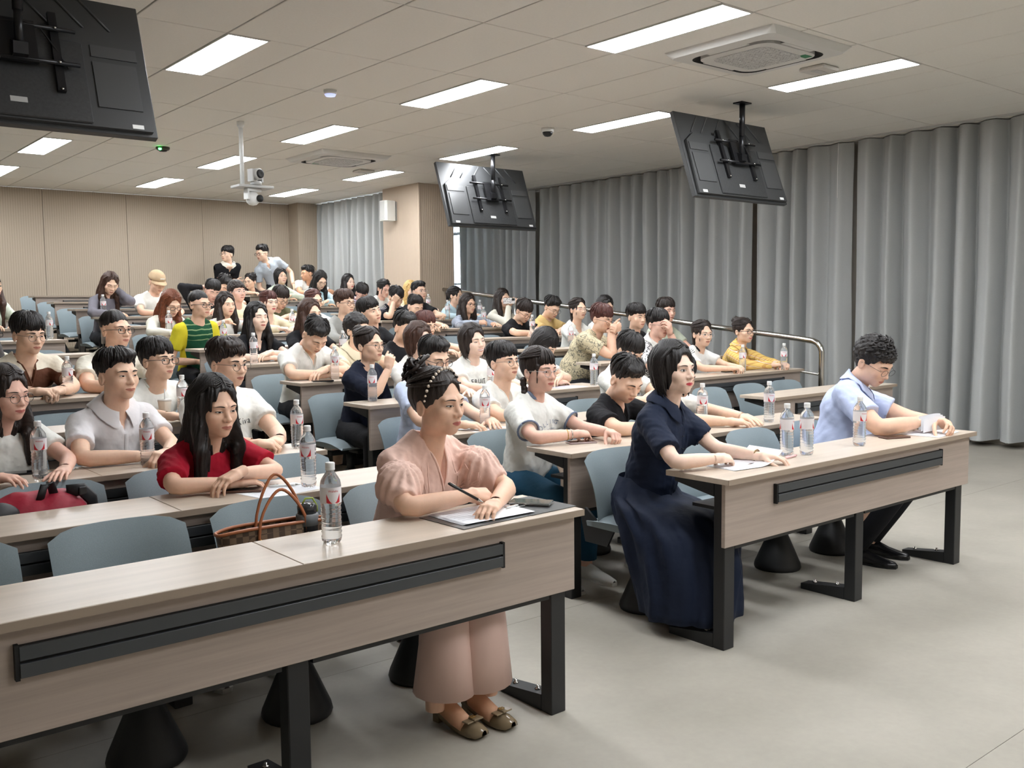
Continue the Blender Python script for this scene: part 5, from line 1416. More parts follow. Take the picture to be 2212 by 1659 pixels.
def x_redtee(d): pass
person('girl in a crimson t-shirt with long straight black hair, arms folded on the second-row desk', (487, 889), 2, 33, p=6, r=0, sex='f', hair='longd', hm='black', skin_='warm', eyes='narrow', dy=.47, arms='cross', top='tee', tm=CRED, ty=14, seed=2, hem=.72)
def x_ring(d):
    S, Eb, Wp, M, sd = d['arms'][0]
    text_on(d, 'ROLLING F', .034, .0, d['L']-.115, BLUEP, arc=.17, spacing=1.05)
    text_on(d, 'EST. 1995', .016, -.04, d['L']-.150, BLUEP)
    for (S, Eb, Wp, M, sd) in d['arms']:
        ax = (Eb-S)/np.linalg.norm(Eb-S); fr = frame_from(ax, 0); c = d['toP'](S+(Eb-S)*.70)
        obj('sleeve_band', MB().tube([c+fr@np.array([math.cos(t)*.058, math.sin(t)*.058, 0]) for t in np.linspace(0, 2*PI, 21)], .006, 6), d['root'], mats=mat('cloth_blue_trim', (112, 124, 146), .85))
    S, Eb, Wp, M, sd = d['arms'][0]; ax = (Wp-Eb)/np.linalg.norm(Wp-Eb); fr = frame_from(ax, 0)
    for q, mm in ((.03, CHROME), (.055, GOLD)):
        c = d['toP'](Wp-ax*q); obj('bangle', MB().tube([c+fr@np.array([math.cos(t)*.028, math.sin(t)*.028, .004*math.sin(t)]) for t in np.linspace(0, 2*PI, 17)], .0028, 6), d['root'], mats=mm)
    cf = MB(); b = d['toP'](d['P']); rnd = random.Random(2)
    for k in range(12):
        x0 = .02+.014*k; cf.tube([b+np.array([x0*.6+.05, -.20, .10-.004*k]), b+np.array([x0*.8+.03, -.27+.004*k, .05]), b+np.array([x0+.0, -.30, -.05]), b+np.array([x0-.02, -.29+.01*(k % 3), -.17])], [.010, .017, .018, .012], 7)
    obj('sash', cf, d['root'], mats=mat('cloth_sash', (190, 170, 150), .8))
person('girl with clear round glasses and plaits in a white ringer t-shirt lettered in blue', (1187, 803), 2, 45, p=2, sex='f', hair='braid', hm='dark', skin_='rosy', eyes='narrow', full=.45, lip='rose', dy=.60,
       arms='rest', armR=EL(-1, (.88, -.48), .05, (.95, -.3, -.05), (-.1, -.2, 1), 'curl'), armL=EL(1, (-.4, -.9), .05, (-.5, -.85, -.05), (.2, 0, 1), 'curl'), top='tee', tm=CW, collar='crew', cm=mat('cloth_blue_trim', (112, 124, 146), .85), glasses='clear', ty=20, seed=1, extra=x_ring, lm=CJN, hem=.68)
person('young man in a black t-shirt looking down at the second-row desk beside the ringer-shirt girl', (1370, 838), 2, 42, p=32, sex='m', hair='short', hm='black', skin_='fair', eyes='down', dy=.50, arms='cross', top='tee', tm=CK, ty=22, seed=2, opening='v', scale=1.0)
person('person in white t-shirt mostly hidden behind the navy-dressed woman, hands on the second-row desk', (1487, 822), 2, 45, p=18, sex='m', hair='fringe', hm='black', skin_='fair', eyes='down', dy=.60, arms='rest', top='tee', tm=CW, ty=20, seed=3)

# third row
person('smiling long-haired girl with thin glasses at the left edge, third row', (40, 857), 3, 38, p=4, sex='f', hair='long', hm='dark', skin_='rosy', eyes='happy', smile=.45, full=.4, lip='rose', dy=.52, arms='rest', top='tee', tm=CW, glasses='thin', ty=10, seed=2)
person('smiling young man in a white collared short-sleeved shirt, third row left', (277, 812), 3, 35, p=-1, sex='m', hair='short', hm='black', skin_='fair', eyes='narrow', smile=.35, dy=.58, arms='clasp', top='shirt', tm=CWS, collar='shirt', opening='open', ty=14, seed=3, armR=EL(-1, (.95, -.3), .034, (1, -.2, 0)))
person('big young man with wire glasses and parted hair in white t-shirt, third row', (516, 789), 3, 42, p=4, sex='m', hair='side', hm='dark', skin_='fair', eyes='open', full=.7, dy=.62, arms='clasp', top='tee', tm=CW, glasses='thin', ty=16, seed=2, extra=lambda d: text_on(d, 'Kiva', .05, -.01, d['L']-.15, DARKP))
person('young man in a white v-neck t-shirt with thin round glasses, third row middle', (1107, 782), 3, 45, p=-4, sex='m', hair='fringe', hm='black', skin_='fair', eyes='open', dy=.58, arms='cross', top='tee', tm=CW, opening='v', glasses='thin', ty=18, seed=1)
person('short-haired man with dark glasses in pale blue shirt, half hidden behind the pink blouse', (955, 783), 3, 40, p=14, sex='m', hair='short', hm='black', skin_='fair', eyes='down', dy=.62, arms='rest', top='tee', tm=CLB, glasses='black', ty=12, seed=1, hx=-.06)
person('dark-haired person in white behind the black t-shirt man, face lowered', (1375, 772), 3, 45, p=30, sex='m', hair='fringe', hm='black', skin_='fair', eyes='down', dy=.58, arms='cross', top='tee', tm=CW, ty=15, seed=2)
# fourth row
person('young man with black glasses in white top behind a paper cup, fourth row left', (362, 778), 4, 42, p=-2, sex='m', hair='fringe', hm='black', skin_='fair', eyes='open', dy=.55, arms='rest', top='tee', tm=CW, glasses='black', ty=16, seed=3)
def x_navytee(d): text_on(d, 'hold', .07, .0, d['L']-.16, WHITEPR); text_on(d, 'PA', .06, -.02, .06, WHITEPR)
person('girl with a low bun in a dark navy t-shirt, chin on hand, by the aisle', (817, 746), 4, 48, p=0, sex='f', hair='bun', hm='dark', skin_='fair', eyes='narrow', dy=.55, arms='rest', top='tee', tm=CN, glasses='thin', ty=24, seed=1, hem=.8,
       armR=W(.02, -.09, .22, (.1, -.15, 1), (-.6, -.6, 0), 'fist', (-.3, -.2, -1)), armL='lap', extra=x_navytee, lm=CK)
person('girl with reddish bob in pale mint t-shirt beside the navy t-shirt girl, fourth row', (922, 738), 4, 42, p=2, sex='f', hair='bob', hm='brown', skin_='pale', eyes='narrow', dy=.52, arms='rest', top='tee', tm=CW, ty=14, seed=2)
def x_fruit(d): text_on(d, 'FRUIT', .05, -.08, d['L']-.13, DARKP); d['tc']('picture_print', MB().grid(np.array([[np.array(d['bvh'].ray_cast(Vector((x_, -.6, z_)), Vector((0, 1, 0)))[0] or (x_, -.1, z_))+[0, -.004, 0] for x_ in np.linspace(-.07, .03, 6)] for z_ in (d['L']-.23, d['L']-.19, d['L']-.145)])), mat('print_green_dark', (62, 66, 52), .8))
person('broadly smiling girl with dark bob in a white t-shirt with dark lettering, fourth row', (1035, 738), 4, 36, p=-2, r=-6, sex='f', hair='bob', hm='dark', skin_='pale', eyes='happy', smile=1.0, full=.5, lip='rose', dy=.55, arms='rest', top='tee', tm=CW, collar='crew', ty=8, seed=2, extra=x_fruit)
person('dark-haired girl in a white top turned away with lowered head, fourth row', (1192, 758), 4, 60, p=34, sex='f', hair='bob', hm='black', skin_='fair', eyes='down', dy=.50, arms='cross', top='tee', tm=CW, ty=20, seed=3)
def x_una(d): text_on(d, 'UNA', .045, -.03, d['L']-.15, DARKP)
person('girl with clear glasses in white t-shirt with black neckband at the right block, fourth row', (1528, 723), 4, 36, p=4, sex='f', hair='pony', hm='dark', skin_='fair', eyes='open', dy=.50, arms='clasp', top='tee', tm=cloth('white_striped_sleeve', (226, 226, 222), 'sleevelines', (40, 40, 44)), collar='crew', cm=CK, glasses='clear', ty=12, seed=2, extra=x_una)
PLAID = cloth('yellow_plaid', (226, 194, 116), 'plaid', (182, 120, 66), (244, 236, 214))
person('smiling girl with bun and black glasses in a yellow plaid shirt', (1620, 716), 4, 48, p=2, sex='f', hair='bun', hm='dark', skin_='fair', eyes='happy', smile=.5, lip='rose', dy=.52, arms='clasp', top='long', tm=PLAID, collar='shirt', opening='open', glasses='black', ty=22, seed=3)
# fifth row
person('young man in a brown and cream striped t-shirt, hands together, fifth row', (78, 727), 5, 30, p=8, sex='m', hair='fringe', hm='black', skin_='fair', eyes='narrow', full=.5, dy=.52, arms='clasp', top='tee', tm=cloth('brown_bands', (222, 214, 196), 'bands', (98, 62, 46)), opening='v', cm=cloth('brown_trim', (98, 62, 46)), glasses='thin', ty=8, seed=2, scale=1.03)
person('young man with crew cut and black glasses in white t-shirt, fifth row left', (268, 713), 5, 38, p=0, sex='m', hair='crew', hm='black', skin_='warm', eyes='open', full=.5, dy=.62, arms='rest', top='tee', tm=CW2, glasses='black', ty=14, seed=2, scale=1.03)
def x_shorts(d): pass
person('young man in white t-shirt bowing his head over folded arms, fifth row', (690, 742), 5, 30, p=46, sex='m', hair='short', hm='black', skin_='fair', eyes='down', dy=.44, arms='cross', top='tee', tm=CW, opening='v', ty=12, seed=4, bare=True, lm=CK, scale=1.04)
def x_polo(d): pass
person('young man with spiky hair and dark glasses in a cream polo shirt, fifth row middle', (788, 712), 5, 44, p=-3, sex='m', hair='curly', hm='black', skin_='fair', eyes='narrow', dy=.58, arms='rest', top='polo', tm=CCR, collar='shirt', opening='open', glasses='brown', ty=16, seed=3)
person('person in black t-shirt hidden behind the auburn bob girl, fifth row', (888, 716), 5, 40, p=20, sex='m', hair='short', hm='black', skin_='fair', eyes='down', dy=.62, arms='rest', top='tee', tm=CK, ty=10, seed=2)
PAT = cloth('printed_cream', (208, 196, 164), 'pattern', (120, 116, 104))
person('stocky man in a cream printed t-shirt, both hands at his mouth', (1315, 694), 5, 52, p=14, sex='m', hair='fringe', hm='auburn', skin_='warm', eyes='narrow', full=1.0, dy=.52, top='tee', tm=PAT, glasses='thin', ty=30, seed=2, hx=-.14, seat_y=.80,
       armR=W(.0, -.125, .03, (.5, -.6, .6), (-.5, -.6, 0), 'fist', (-.4, -.2, -1), 'head'), armL=W(.035, -.13, .02, (-.6, -.5, .5), (.5, -.6, 0), 'fist', (.5, -.2, -1), 'head'), scale=1.06, leg_yaw=20)
MARB = cloth('marbled', (222, 222, 222), 'marble', (36, 37, 42))
person('young man rubbing his nose, in white-collared black and white patterned shirt', (1436, 703), 4, 44, p=6, sex='m', hair='fringe', hm='black', skin_='rosy', eyes='down', full=.4, dy=.5, arms='cross', top='polo', tm=MARB, collar='shirt', cm=CW, opening='open', glasses='thin', ty=18, seed=1,
       armL=W(.02, -.125, .05, (-.5, -.3, .7), (.3, -.9, 0), 'curl', (.5, -.2, -1), 'head'))
# sixth row
person('long-haired girl with half-closed eyes in a black top, sixth row', (566, 686), 6, 30, p=-2, sex='f', hair='longc', hm='black', skin_='pale', eyes='down', lip='rose', dy=.55, arms='cross', top='tee', tm=CK, ty=8, seed=2, opening='v')
person('young man with head tilted in a black t-shirt, sixth row', (812, 672), 6, 40, p=-4, r=-14, sex='m', hair='fringe', hm='black', skin_='fair', eyes='narrow', dy=.55, arms='cross', top='tee', tm=CK, ty=14, seed=2)
person('auburn-haired man with glasses in a beige t-shirt, sixth row', (932, 706), 6, 42, p=8, sex='m', hair='fringe', hm='auburn', skin_='fair', eyes='open', dy=.55, arms='rest', top='tee', tm=CBE, glasses='thin', ty=12, seed=3)
person('left-edge person in cream spotted shirt with long hair, sixth row', (-14, 722), 6, 45, p=0, sex='f', hair='long', hm='dark', skin_='fair', dy=.55, arms='rest', top='tee', tm=cloth('spotted', (222, 216, 200), 'dots', (150, 140, 120)), collar='shirt', opening='open', ty=10, seed=3, glasses='black')
def x_neck(d):
    pth = [d['snap'](d['cyl'](t, d['rn']*1.15, .0-.03*max(0, -math.sin(t))), .004) for t in np.linspace(0, 2*PI, 30)]; m = MB()
    for q in pth: m.lathe([(0, -.003), (.003, 0), (0, .003)], tuple(q), 6)
    d['tc']('pearl_necklace', m, PEARL)
person('girl with round glasses and necklace, eyes closed, in a white t-shirt', (1258, 668), 6, 36, p=-2, sex='f', hair='pony', hm='dark', skin_='fair', eyes='down', dy=.55, arms='rest', top='tee', tm=CW, glasses='clear', ty=12, seed=2, opening='wide', extra=x_neck)
person('round-faced young man in a black t-shirt gazing right, fifth row of right block', (1387, 686), 5, 40, p=4, sex='m', hair='fringe', hm='black', skin_='fair', eyes='narrow', full=.5, dy=.55, arms='rest', top='tee', tm=CK, ty=14, seed=2)
person('man in pale green t-shirt near the handrail, partly hidden, fifth row of right block', (1450, 672), 5, 38, p=2, sex='m', hair='fringe', hm='dark', skin_='rosy', eyes='narrow', dy=.62, arms='rest', top='tee', tm=CGN, ty=10, seed=4)
# seventh row
person('young man with black glasses in a green and yellow jersey at the aisle', (445, 659), 7, 42, p=2, sex='m', hair='crew', hm='black', skin_='warm', eyes='open', dy=.58, arms='rest', top='polo', tm=cloth('jersey', (26, 74, 50), 'jersey', (208, 196, 50), (128, 156, 112)), glasses='black', ty=14, seed=3, armR='lap', armL='lap')
person('girl with long brown hair in a black top behind the bowed white t-shirt man', (683, 679), 6, 38, p=2, sex='f', hair='longc', hm='brown', skin_='fair', eyes='happy', lip='rose', dy=.55, arms='rest', top='tee', tm=CK, ty=10, seed=3)
person('man with brown wavy hair and round glasses in a grey hoodie, seventh row', (757, 655), 7, 40, p=0, sex='m', hair='shorty', hm='brown', skin_='fair', eyes='narrow', dy=.55, arms='rest', top='long', tm=CGR, glasses='brown', ty=12, seed=3)
person('man in black t-shirt with glasses looking down, holding a bottle, seventh row of right block', (1140, 681), 7, 44, p=34, sex='m', hair='fringe', hm='dark', skin_='fair', eyes='down', dy=.48, arms='cross', top='tee', tm=CK, glasses='brown', ty=16, seed=4)
person('man in ochre t-shirt looking down, seventh row of right block', (1201, 672), 7, 44, p=30, sex='m', hair='short', hm='black', skin_='fair', eyes='down', dy=.5, arms='cross', top='tee', tm=CYE, glasses='thin', ty=16, seed=3)
person('dark-haired girl with glasses mostly hidden behind the cream printed t-shirt man', (1317, 667), 6, 38, p=6, sex='f', hair='bob', hm='black', skin_='fair', dy=.55, arms='rest', top='tee', tm=CW, glasses='thin', ty=10, seed=4)
# eighth row
person('girl with reddish long hair and glasses looking down, eighth row beside the aisle', (378, 664), 8, 30, p=26, sex='f', hair='long', hm='red', skin_='fair', eyes='down', dy=.48, arms='rest', top='long', tm=CW2, glasses='black', ty=8, seed=3)
person('long dark-haired girl in white top with raised fists, eighth row', (497, 659), 8, 30, p=0, sex='f', hair='longc', hm='dark', skin_='fair', eyes='narrow', lip='rose', dy=.52, arms='fists', top='tee', tm=CW, ty=8, seed=1)
person('girl with short chestnut hair in a cream cardigan, hands clasped, eighth row', (590, 654), 8, 32, p=2, sex='f', hair='pony', hm='auburn', skin_='pale', eyes='narrow', lip='red', dy=.5, arms='clasp', top='long', tm=CCR, ty=10, seed=3, opening='wide')
person('girl with brown hair tied back and thin glasses in white t-shirt, eighth row', (687, 651), 8, 34, p=6, sex='f', hair='pony', hm='auburn', skin_='fair', eyes='narrow', full=.3, dy=.55, arms='cross', top='tee', tm=CW, glasses='thin', ty=10, seed=4)
person('black-haired man mostly hidden behind the auburn-haired man, eighth row of right block', (905, 668), 8, 36, p=22, sex='m', hair='short', hm='black', skin_='fair', eyes='down', dy=.5, arms='rest', top='tee', tm=CK, ty=10, seed=4)
GPL = cloth('grey_plaid', (168, 176, 190), 'plaid', (120, 128, 146), (214, 218, 222))
person('girl with brown glasses in a grey plaid shirt holding a bottle, eighth row', (1020, 658), 8, 40, p=4, sex='f', hair='long', hm='dark', skin_='warm', eyes='open', dy=.48, arms='rest', top='long', tm=GPL, glasses='brown', ty=18, seed=4, armR=EL(-1, (.7, -.7), .06, (.9, -.4, .1), (-.4, -.6, .6), 'hold'), opening='v')
person('girl photographing with a phone held up, in a cream sweater, eighth row of right block', (1095, 646), 8, 42, p=0, sex='f', hair='longc', hm='dark', skin_='fair', dy=.55, top='long', tm=CW2, ty=12, seed=4, eyes='narrow',
       armR=W(-.05, -.17, .02, (.55, -.2, .8), (-.3, -.9, 0), 'curl', (-.4, .2, -1), 'head'), armL=W(.12, -.16, .02, (-.5, -.2, .8), (.3, -.9, 0), 'curl', (.4, .2, -1), 'head'))
# ninth row and beyond
person('left-edge girl with very long brown hair in a pale green shirt, ninth row', (-6, 618), 9, 40, p=0, sex='f', hair='longd', hm='brown', skin_='fair', dy=.55, arms='rest', top='long', tm=CGN, ty=14, seed=1)
person('man with curly hair and glasses in a pale yellow t-shirt, ninth row', (521, 630), 9, 34, p=-4, sex='m', hair='curly', hm='dark', skin_='rosy', eyes='open', dy=.55, arms='rest', top='tee', tm=CLY, glasses='clear', ty=8, seed=4)
person('man in an olive shirt looking down behind the cream cardigan girl', (614, 651), 9, 36, p=28, sex='m', hair='fringe', hm='dark', skin_='fair', eyes='down', dy=.45, arms='cross', top='tee', tm=COL_, glasses='black', ty=14, seed=1)
person('young man in a black striped-sleeve t-shirt leaning his forehead on his fist, ninth row', (862, 650), 9, 34, p=32, sex='m', hair='fringe', hm='black', skin_='fair', eyes='down', dy=.45, arms='cross', top='tee', tm=cloth('black_striped_sleeve', (28, 30, 38), 'sleevelines', (220, 220, 220)), ty=10, seed=3,
       armR=W(-.07, -.07, .09, (.2, -.2, 1), (-.6, -.7, 0), 'fist', (-.7, -.2, -1), 'head'))
person('man with clear glasses in a black t-shirt with clasped hands, ninth row of right block', (914, 629), 9, 38, p=-4, sex='m', hair='short', hm='black', skin_='fair', eyes='open', dy=.55, arms='clasp', top='tee', tm=CK, glasses='clear', ty=12, seed=1)
person('black-haired girl turned away in a light blue shirt, ninth row near the window', (995, 640), 9, 62, p=6, sex='f', hair='pony', hm='black', skin_='fair', dy=.5, arms='rest', top='long', tm=CCY, ty=30, seed=2, collar='shirt', opening='open')
person('girl in a grey cardigan with long brown hair resting her cheek on her hand', (242, 619), 10, 20, p=22, r=6, sex='f', hair='longd', hm='brown', skin_='fair', eyes='down', dy=.5, arms='cross', top='long', tm=CGC, ty=4, seed=4, armL=W(.075, -.01, .06, (-.1, -.1, 1), (.9, -.2, 0), 'curl', (.6, -.2, -1), 'head'))
def x_cap(d):
    m = MB()
    cr = []
    for i in range(9):
        e = PI/2*i/8; cr.append((math.cos(e)*.100, .150+math.sin(e)*.098))
    m.lathe([(r_, z_) for r_, z_ in cr], (0, .02, 0), 20, sx=.92, sy=1.12)
    br = MB(); G_ = np.zeros((5, 11, 3))
    for i in range(5):
        for j in range(11):
            th = (-1+2*j/10)*1.15; r_ = 1+.62*i/4*math.cos(th*.95)**.8
            G_[i, j] = (math.sin(th)*.090*(1+.1*i/4), .02-math.cos(th)*.108*r_, .152-.018*i/4-.012*abs(math.sin(th))**2)
    br.grid(G_); Q = G_.copy(); Q[:, :, 2] -= .004; br.grid(Q[:, ::-1])
    cm_ = cloth('cap_beige', (198, 172, 140)); o = d['hc']('cap_crown', m, cm_); d['hc']('cap_brim', br, cm_)
    for k in range(6):
        x_ = -.022+.009*k; d['hc']('cap_lettering', MB().box(x_, x_+.005, -.1065, -.102, .185, .198), WHITEPR)
person('young man in a beige cap and white t-shirt looking down, tenth row', (346, 616), 10, 26, p=24, sex='m', hair='crew', hm='black', skin_='warm', eyes='down', dy=.5, arms='rest', top='tee', tm=CW, ty=6, seed=3, extra=x_cap)
person('dark-haired man in black with one hand behind his head, beside a white cap', (463, 634), 10, 20, p=22, r=8, sex='m', hair='fringe', hm='black', skin_='rosy', eyes='down', dy=.5, arms='cross', top='long', tm=CK, ty=4, seed=4, armR=W(-.09, .10, .10, (.6, .2, .3), (0, .5, 1), 'relax', (-1, .0, -.2), 'head'))
person('black-haired person bent low behind the curly-haired man, tenth row', (489, 624), 11, 24, p=40, sex='m', hair='short', hm='black', skin_='fair', eyes='down', dy=.4, arms='cross', top='tee', tm=CK, ty=4, seed=3)
person('black-haired person with glasses bent over, in mauve shirt, eleventh row', (786, 640), 11, 24, p=36, sex='m', hair='fringe', hm='black', skin_='rosy', eyes='down', dy=.42, arms='cross', top='long', tm=CLV, glasses='brown', ty=6, seed=2)
person('blond-haired person in a cream top mostly hidden beside the pillar', (893, 629), 10, 30, p=10, sex='f', hair='long', hm='blond', skin_='pale', dy=.5, arms='rest', top='tee', tm=CLY, ty=6, seed=3)
person('girl with very long black hair looking down in a pale blue top, eleventh row', (697, 611), 11, 28, p=28, sex='f', hair='longd', hm='black', skin_='fair', eyes='down', dy=.48, arms='cross', top='long', tm=CCY, glasses='thin', ty=6, seed=3)
person('girl with hair tied back in white t-shirt smiling downwards, right of the pale curtain', (836, 627), 10, 36, p=18, sex='f', hair='pony', hm='black', skin_='rosy', eyes='happy', smile=.3, dy=.5, arms='rest', top='tee', tm=CW, ty=12, seed=4)
person('pale girl with long black hair looking right, in front of the pale curtain', (760, 610), 12, 38, p=0, sex='f', hair='longc', hm='black', skin_='pale', eyes='narrow', lip='red', dy=.5, arms='rest', top='long', tm=CLV, ty=14, seed=1)
person('girl in a pale green knit top with folded arms, twelfth row', (612, 597), 12, 26, p=-6, sex='f', hair='bob', hm='black', skin_='fair', eyes='narrow', dy=.5, arms='cross', top='long', tm=CGN, ty=4, seed=4)
person('man in white t-shirt seen in profile turning left, rearmost row', (654, 592), 13, -62, p=6, sex='m', hair='short', hm='black', skin_='tan', dy=.5, arms='cross', top='tee', tm=CW, ty=-20, seed=4)
person('woman with glasses in a dark top looking left, rearmost row below the standing men', (534, 609), 13, -34, p=6, sex='f', hair='bun', hm='black', skin_='fair', dy=.5, arms='rest', top='tee', tm=CDB, glasses='thin', ty=-10, seed=4)
FOLD_R = dict(w=(.10, -.17, .20), d=(1, -.2, -.1), n=(0, -.9, .3), pose='relax', pole=(-.8, .2, -.8), rel='torso'); FOLD_L = dict(w=(-.10, -.20, .24), d=(-1, -.1, -.1), n=(0, -.9, .3), pose='relax', pole=(.8, .2, -.8), rel='torso')
person('man in a black polo with white collar standing with folded arms, back wall', (483, 549), 13, -42, p=0, sex='m', hair='fringe', hm='black', skin_='fair', y=14.95, floor=rowF(13), stand=True, top='polo', tm=CK, collar='shirt', cm=CW2, opening='open', glasses='thin', ty=4, seed=1, armR=FOLD_R, armL=FOLD_L)
person('man in a pale grey polo shirt bending forward at the back wall', (558, 549), 13, -48, p=14, sex='m', hair='short', hm='black', skin_='fair', y=14.5, floor=rowF(13), stand=True, top='polo', tm=CSH, collar='shirt', opening='open', glasses='black', ty=-20, seed=3, hx=.22,
       armR=dict(w=(-.20, -.26, -.02), d=(0, -.4, -.9), n=(-1, 0, 0), pose='relax', pole=(-.4, .6, 0), rel='torso'), armL=dict(w=(.2, -.26, -.02), d=(0, -.4, -.9), n=(1, 0, 0), pose='relax', pole=(.4, .6, 0), rel='torso'))
if 1:
    pass
# ------------------------------------------------------------------ things on and under the desks
CLEAR = mat('bottle_plastic', (248, 250, 252), .06, Transmission_Weight=1.0, IOR=1.25)
WATER = mat('bottle_water', (246, 249, 251), .03, Transmission_Weight=.86, IOR=1.25)
CAPM = mat('bottle_cap_white', (232, 233, 232), .4)
LABM = mat('bottle_label', (232, 228, 230), .45); LABR = mat('label_red', (200, 40, 52), .45); LABK = mat('label_print', (70, 66, 70), .6)
def bottle_meshes():
    prof = [(0, .004), (.018, .002), (.027, .003), (.0305, .010), (.032, .02)]
    z = .022
    for k in range(7): prof += [(.0322, z), (.0298, z+.006), (.0322, z+.0125)]; z += .0145
    prof += [(.0326, z), (.0326, .180), (.0322, .186), (.0300, .197), (.024, .208), (.0165, .219), (.0128, .224), (.0126, .236)]
    def wav(a, zz): return .018*np.sin(a*3+zz*60)*(zz < .122)*(zz > .02)
    body = MB().lathe(prof, seg=28, rad=wav).mesh('bottle_body', WATER)
    cap = MB().lathe([(.0, .229), (.0145, .229), (.0150, .231), (.0150, .2345), (.0143, .2355), (.0148, .237), (.0148, .250), (.0138, .2525), (0, .253)], seg=20).mesh('cap', CAPM)
    r = .0332
    def wrap(us, vs): return np.array([[(math.sin(u/r)*r, -math.cos(u/r)*r, .128+v) for u in us] for v in vs])
    def wrapr(us, vs, rr): return np.array([[(math.sin(u/r)*rr, -math.cos(u/r)*rr, .128+v) for u in us] for v in vs])
    lab = MB().grid(wrapr(np.linspace(-PI*r, PI*r, 33), [0, .025, .05], r)).mesh('label', LABM)
    red = MB(); rr = r+.0004
    for c in (0, PI*r):
        for sg in (-1, 1):
            us = np.linspace(0, 1, 8)
            top = [(sg*(.004+.018*u), .002+.030*u**1.7) for u in us]; bot = [(sg*(.004+.018*u), .001+max(0, (u-.55))*.006) for u in us]
            P_ = np.array([[(math.sin((c+x)/r)*rr, -math.cos((c+x)/r)*rr, .128+v) for x, v in q] for q in (bot, top)]); red.grid(P_ if sg > 0 else P_[:, ::-1])
    redm = red.mesh('red_wing', LABR)
    def small_text(txt, size, x0, v0, rr, nm):
        cu = bpy.data.curves.new('t', 'FONT'); cu.body = txt; cu.size = size; cu.resolution_u = 2; cu.align_x = 'CENTER'
        o = bpy.data.objects.new('t', cu); COL.objects.link(o); me = bpy.data.meshes.new_from_object(o.evaluated_get(bpy.context.evaluated_depsgraph_get())); bpy.data.objects.remove(o)
        co = np.array([v.co[:] for v in me.vertices]); m = MB()
        q = np.stack([np.sin((co[:, 0]+x0)/r)*rr, -np.cos((co[:, 0]+x0)/r)*rr, .128+v0+co[:, 1]], 1); m.add(q, [list(p.vertices) for p in me.polygons]); bpy.data.meshes.remove(me); return m
    tx = small_text('Wahaha', .0095, 0, .036, r+.0005, 'x'); tx2 = small_text('娃哈哈', .0105, PI*r, .035, r+.0005, 'x')
    txt = MB(); 
    for q in (tx, tx2): txt.add(q.v[0], q.f)
    txm = txt.mesh('brand_lettering', LABR)
    bars = MB()
    for s_ in (1,):
        for k in range(5):
            us = np.linspace(s_*PI*r/2-.010, s_*PI*r/2+.010-.003*(k % 2), 6); bars.grid(wrapr(us, [.041-.0042*k, .0432-.0042*k], r+.0004))
        for k in range(2): us = np.linspace(s_*PI*r/2-.009+.011*k, s_*PI*r/2-.002+.011*k, 4); bars.grid(wrapr(us, [.006, .016], r+.0004))
    brm = bars.mesh('small_print', LABK)
    return [('bottle_body', body), ('cap', cap), ('label', lab), ('red_wing', redm), ('brand_lettering', txm), ('small_print', brm)]
BM = bottle_meshes()
def bottle(label, u, v, row, turn=0.0, h=None):
    p = atz(u, v, rowF(row)+.757)
    ylo, yhi = rowY(row)+.035, rowY(row)+.31
    if not ylo <= p[1] <= yhi:                               # keep the foot on the desk top along the same line of sight
        yy = min(max(p[1], ylo), yhi); q = aty(u, v, yy); p = np.array([q[0], yy, 0])
    az = math.atan2(p[0], p[1])
    t = thing('water_bottle', label, 'bottle', (p[0], p[1], rowF(row)+.758), rz=-az+turn, group='water bottles on the desks')
    parts_ = {}
    for nm_, me in BM:
        par = t if nm_ in ('bottle_body', 'cap', 'label') else parts_['label']
        parts_[nm_] = obj(nm_, me, par)
    return t
bottle('large nearest water bottle alone on the front left desk', 717, 1172, 1, .25)
bottle('water bottle on the second-row desk near the handbag', 667, 1052, 2, -.3)
bottle('water bottle at the right end of the third-row left desk', 643, 968, 3, .5)
bottle('water bottle in front of the smiling man in the white collared shirt', 320, 1008, 3, .0)
bottle('water bottle before the long-haired girl with glasses at the left edge', 87, 1034, 3, .1)
bottle('water bottle beside the paper cup in the fourth row', 396, 903, 4, .5)
bottle('water bottle beside the brown-striped t-shirt man', 148, 855, 5, .9)
bottle('water bottle at the right end of the eighth-row left desk', 108, 731, 8, .7)
bottle('water bottle half hidden behind the striped t-shirt man\'s head', 67, 733, 8, .2)
bottle('water bottle beside the folded arms of the bowed white t-shirt man', 724, 820, 5, .1)
bottle('water bottle on the left end of the fourth-row middle desk, before the navy t-shirt', 805, 868, 4, -.1)
bottle('water bottle beside the long-haired girl in the black top', 549, 786, 6, 1.4)
bottle('water bottle in front of the green jersey', 484, 751, 7, .3)
bottle('water bottle before the reddish long-haired girl, eighth row', 366, 726, 8, .4)
bottle('water bottle before the girl in the grey cardigan', 224, 684, 10, .2)
bottle('water bottle beside the cream cardigan girl\'s clasped hands', 632, 718, 8, .0)
bottle('water bottle at the right end of the seventh-row middle desk', 863, 738, 7, .9)
bottle('water bottle beside the spiky-haired man in the cream polo', 742, 777, 6, 1.5)
bottle('water bottle standing on a sheet of paper in the third row', 1048, 922, 3, .1)
bottle('water bottle before the broadly smiling girl', 1062, 848, 4, .8)
bottle('water bottle at the right end of the fourth-row middle desk', 1283, 833, 4, .6)
bottle('water bottle before the girl with the necklace', 1233, 748, 6, .2)
bottle('water bottle in the hand of the black t-shirt man, seventh row', 1150, 730, 7, .4)
bottle('water bottle held by the grey plaid shirt girl', 1045, 706, 8, .5)
bottle('water bottle before the light blue shirt girl near the window', 967, 691, 9, 1.5)
bottle('water bottle by the handrail beside the phone-holding girl', 1037, 688, 9, 1.3)
bottle('water bottle beside the striped-sleeve t-shirt man, ninth row', 892, 693, 9, 2.2)
bottle('farthest water bottle, right of the man with clear glasses', 926, 676, 10, .2)
